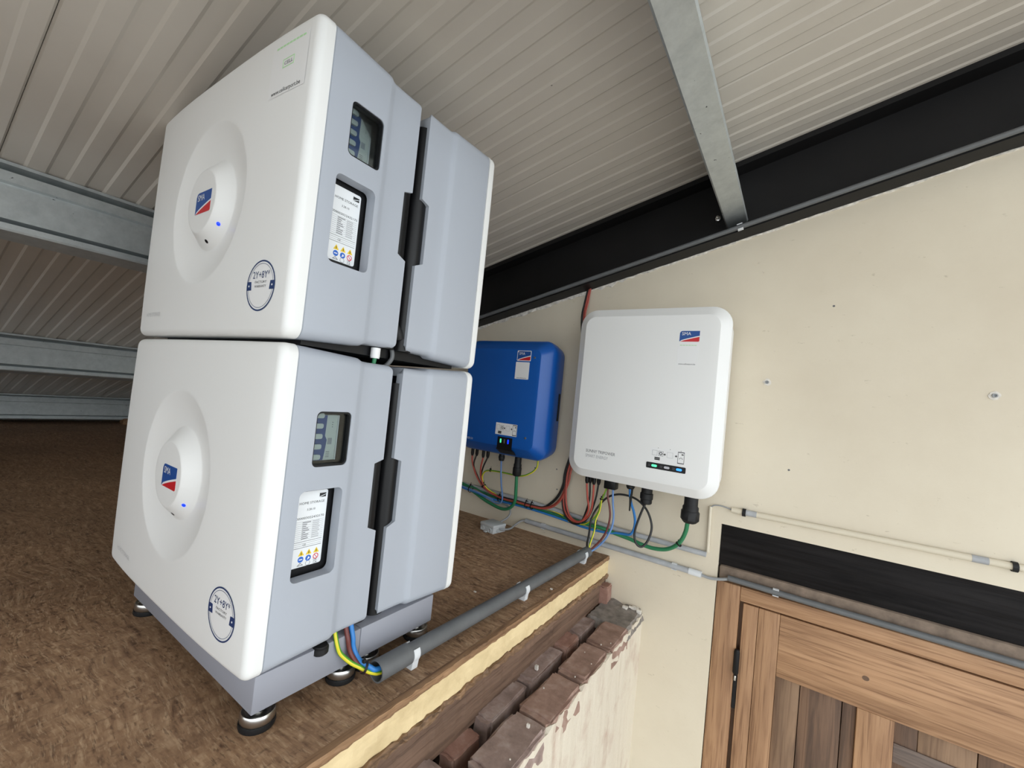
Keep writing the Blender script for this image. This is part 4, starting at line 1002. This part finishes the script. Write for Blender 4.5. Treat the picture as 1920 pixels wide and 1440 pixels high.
    ('brown', .0036, 'brown wire from the white inverter into the floor conduit'): [(0.0869, -0.1, 0.285), (0.0869, -0.1, 0.2712), (0.0887, -0.1, 0.2382), (0.099, -0.1, 0.2016), (0.1035, -0.1, 0.1696), (0.0982, -0.1, 0.1269), (0.0816, -0.1, 0.0867), (0.0569, -0.1, 0.0534), (0.042, -0.108, 0.034), (0.037, -0.135, 0.026), (0.034, -0.2, 0.026)],
    ('lblue', .0036, 'blue wire from the white inverter into the floor conduit'): [(0.1046, -0.1, 0.285), (0.1046, -0.1, 0.2747), (0.1093, -0.1, 0.2205), (0.116, -0.1, 0.1808), (0.1143, -0.1, 0.1392), (0.0982, -0.1, 0.0966), (0.0715, -0.098, 0.0574), (0.048, -0.108, 0.034), (0.041, -0.135, 0.030), (0.038, -0.2, 0.028)],
    ('green', .0068, 'thick green mains cable sagging from the right gland of the white inverter'): [(0.366, -0.1, 0.225), (0.3606, -0.1, 0.2102), (0.3556, -0.088, 0.1819), (0.3402, -0.068, 0.143), (0.3171, -0.053, 0.1126), (0.2857, -0.043, 0.0923), (0.2456, -0.038, 0.0839), (0.2032, -0.033, 0.0846), (0.1587, -0.029, 0.0908), (0.0977, -0.027, 0.0964), (0.0543, -0.030, 0.1027), (0.0199, -0.032, 0.1028), (-0.0155, -0.030, 0.1029), (-0.062, -0.028, 0.1040), (-0.1101, -0.026, 0.1040)],
}
for (kind, r, lab), pts in CB.items():
    tag(tube('wall_cable', pts, r, 'cable_'+kind, n=9, sub=5), lab, 'cable', 'cables under the inverters')
at = empty('antenna_stub', (0.168, -0.09, 0.2034), 'short black antenna stub hanging under the white inverter', 'antenna')
lathe('antenna_rod', [(0.0, 0.0), (0.0026, 0.001), (0.0032, 0.02), (0.0055, 0.06), (0.0062, 0.085), (0, 0.086)], (0.1676, -0.09, 0.2034), 'black_rubber', at, n=10)
for c, nn, r, lab in (((-0.285, -0.030, 0.116), (1, 0, 0), 0.013, 'black cable tie on the red wall bundle, left of a pair'), ((-0.258, -0.030, 0.116), (1, 0, 0), 0.013, 'black cable tie on the red wall bundle, right of a pair'),
                      ((-0.425, -0.026, 0.112), (1, 0, -0.1), 0.014, 'black cable tie left of the pale blue data cable'), ((-0.585, -0.034, 0.122), (1, 0, -0.1), 0.016, 'black cable tie at the left end of the wall bundle'),
                      ((0.0265, -0.028, 0.104), (1, 0, 0.0), 0.0115, 'black cable tie on the green cable above the conduit end'), ((0.332, -0.060, 0.127), (0.6, 0, 0.8), 0.009, 'black cable tie on the green cable near the right gland'),
                      ((0.060, -0.082, 0.220), (0.25, 0, 1), 0.006, 'black cable tie on the earth wires under the white inverter'), ((-0.505, -0.045, 0.152), (0.5, 0, -0.6), 0.010, 'black cable tie where the left solar cables meet'), ((-0.468, -0.056, 0.2275), (1, 0, 0.1), 0.0045, 'black cable tie on the earth loop under the blue inverter')):
    ziptie(c, nn, r, lab)

# junction box
jb = empty('junction_box', (-0.385, -0.125, 0), 'grey plastic junction box lying on the deck by the wall', 'junction box')
MJ = Matrix.Translation((-0.383, -0.118, 0)) @ Matrix.Rotation(math.radians(-9), 4, 'Z')
box('body', -0.038, 0.038, -0.036, 0.036, 0.0005, 0.022, 'box_grey', jb, bev=0.002, M=MJ)
box('lid', -0.0395, 0.0395, -0.0375, 0.0375, 0.022, 0.034, 'box_grey', jb, bev=0.003, M=MJ)
for x in (-0.021, 0.019):
    lathe('grommet', [(0, 0), (0.0092, 0), (0.0092, 0.0025), (0.0075, 0.0032), (0.0055, 0.0012), (0.0, 0.0014)], MJ @ Vector((x, -0.036, 0.0115)), 'box_grey', jb, axis=MJ.to_3x3() @ Vector((0, -1, 0)), n=18)
box('mounting_lug', -0.008, 0.006, -0.046, -0.034, 0.0005, 0.004, 'box_grey', jb, bev=0.001, M=MJ)
lathe('cable_entry', [(0, 0), (0.0075, 0), (0.0065, 0.008), (0.0045, 0.012), (0, 0.012)], MJ @ Vector((0.037, -0.012, 0.012)), 'box_grey', jb, axis=MJ.to_3x3() @ Vector((1, 0, 0)), n=14)

# wall plugs, floor debris
for x, z, lab in ((0.543, 0.688, 'grey wall plug in a chipped hole, nearer the white inverter'), (1.044, 0.686, 'grey wall plug in a chipped hole at the far right of the wall')):
    wp = empty('wall_plug', (x, 0, z-0.01), lab, 'wall plug', 'wall plugs in the cream wall')
    pts = [((0.009+0.005*random.random())*math.cos(2*math.pi*k/14), (0.008+0.005*random.random())*math.sin(2*math.pi*k/14)) for k in range(14)]
    pf = Face((x, 0, z), (1, 0, 0), (0, 0, 1))
    plate('chipped_plaster', pts, pf, -0.002, 0.0012, 'plaster_chip', wp)
    lathe('plug_sleeve', [(0.0055, 0), (0.0055, 0.005), (0.003, 0.005), (0.003, 0.0015), (0, 0.0015)], (x, -0.0008, z), 'cable_grey', wp, axis=(0, -1, 0), n=14)
tag(brick(-4.14, -4.02, -0.40, -0.30, 0.0, 0.05, 'edge_wood', parent=None, name='wood_offcut'), 'small pale wood offcut far back on the deck', 'wood')
for x, y, lab in ((-0.09, -0.60, 'tiny pale plaster crumb on the deck, left of the middle conduit clip'), (0.058, -0.42, 'tiny pale plaster crumb on the deck, right of the floor conduit')):
    e = 0.004
    tag(brick(x-e, x+e, y-e*.6, y+e*.6, 0.0002, 0.003, 'plaster_chip', parent=None, name='plaster_crumb'), lab, 'debris', 'plaster crumbs on the deck')
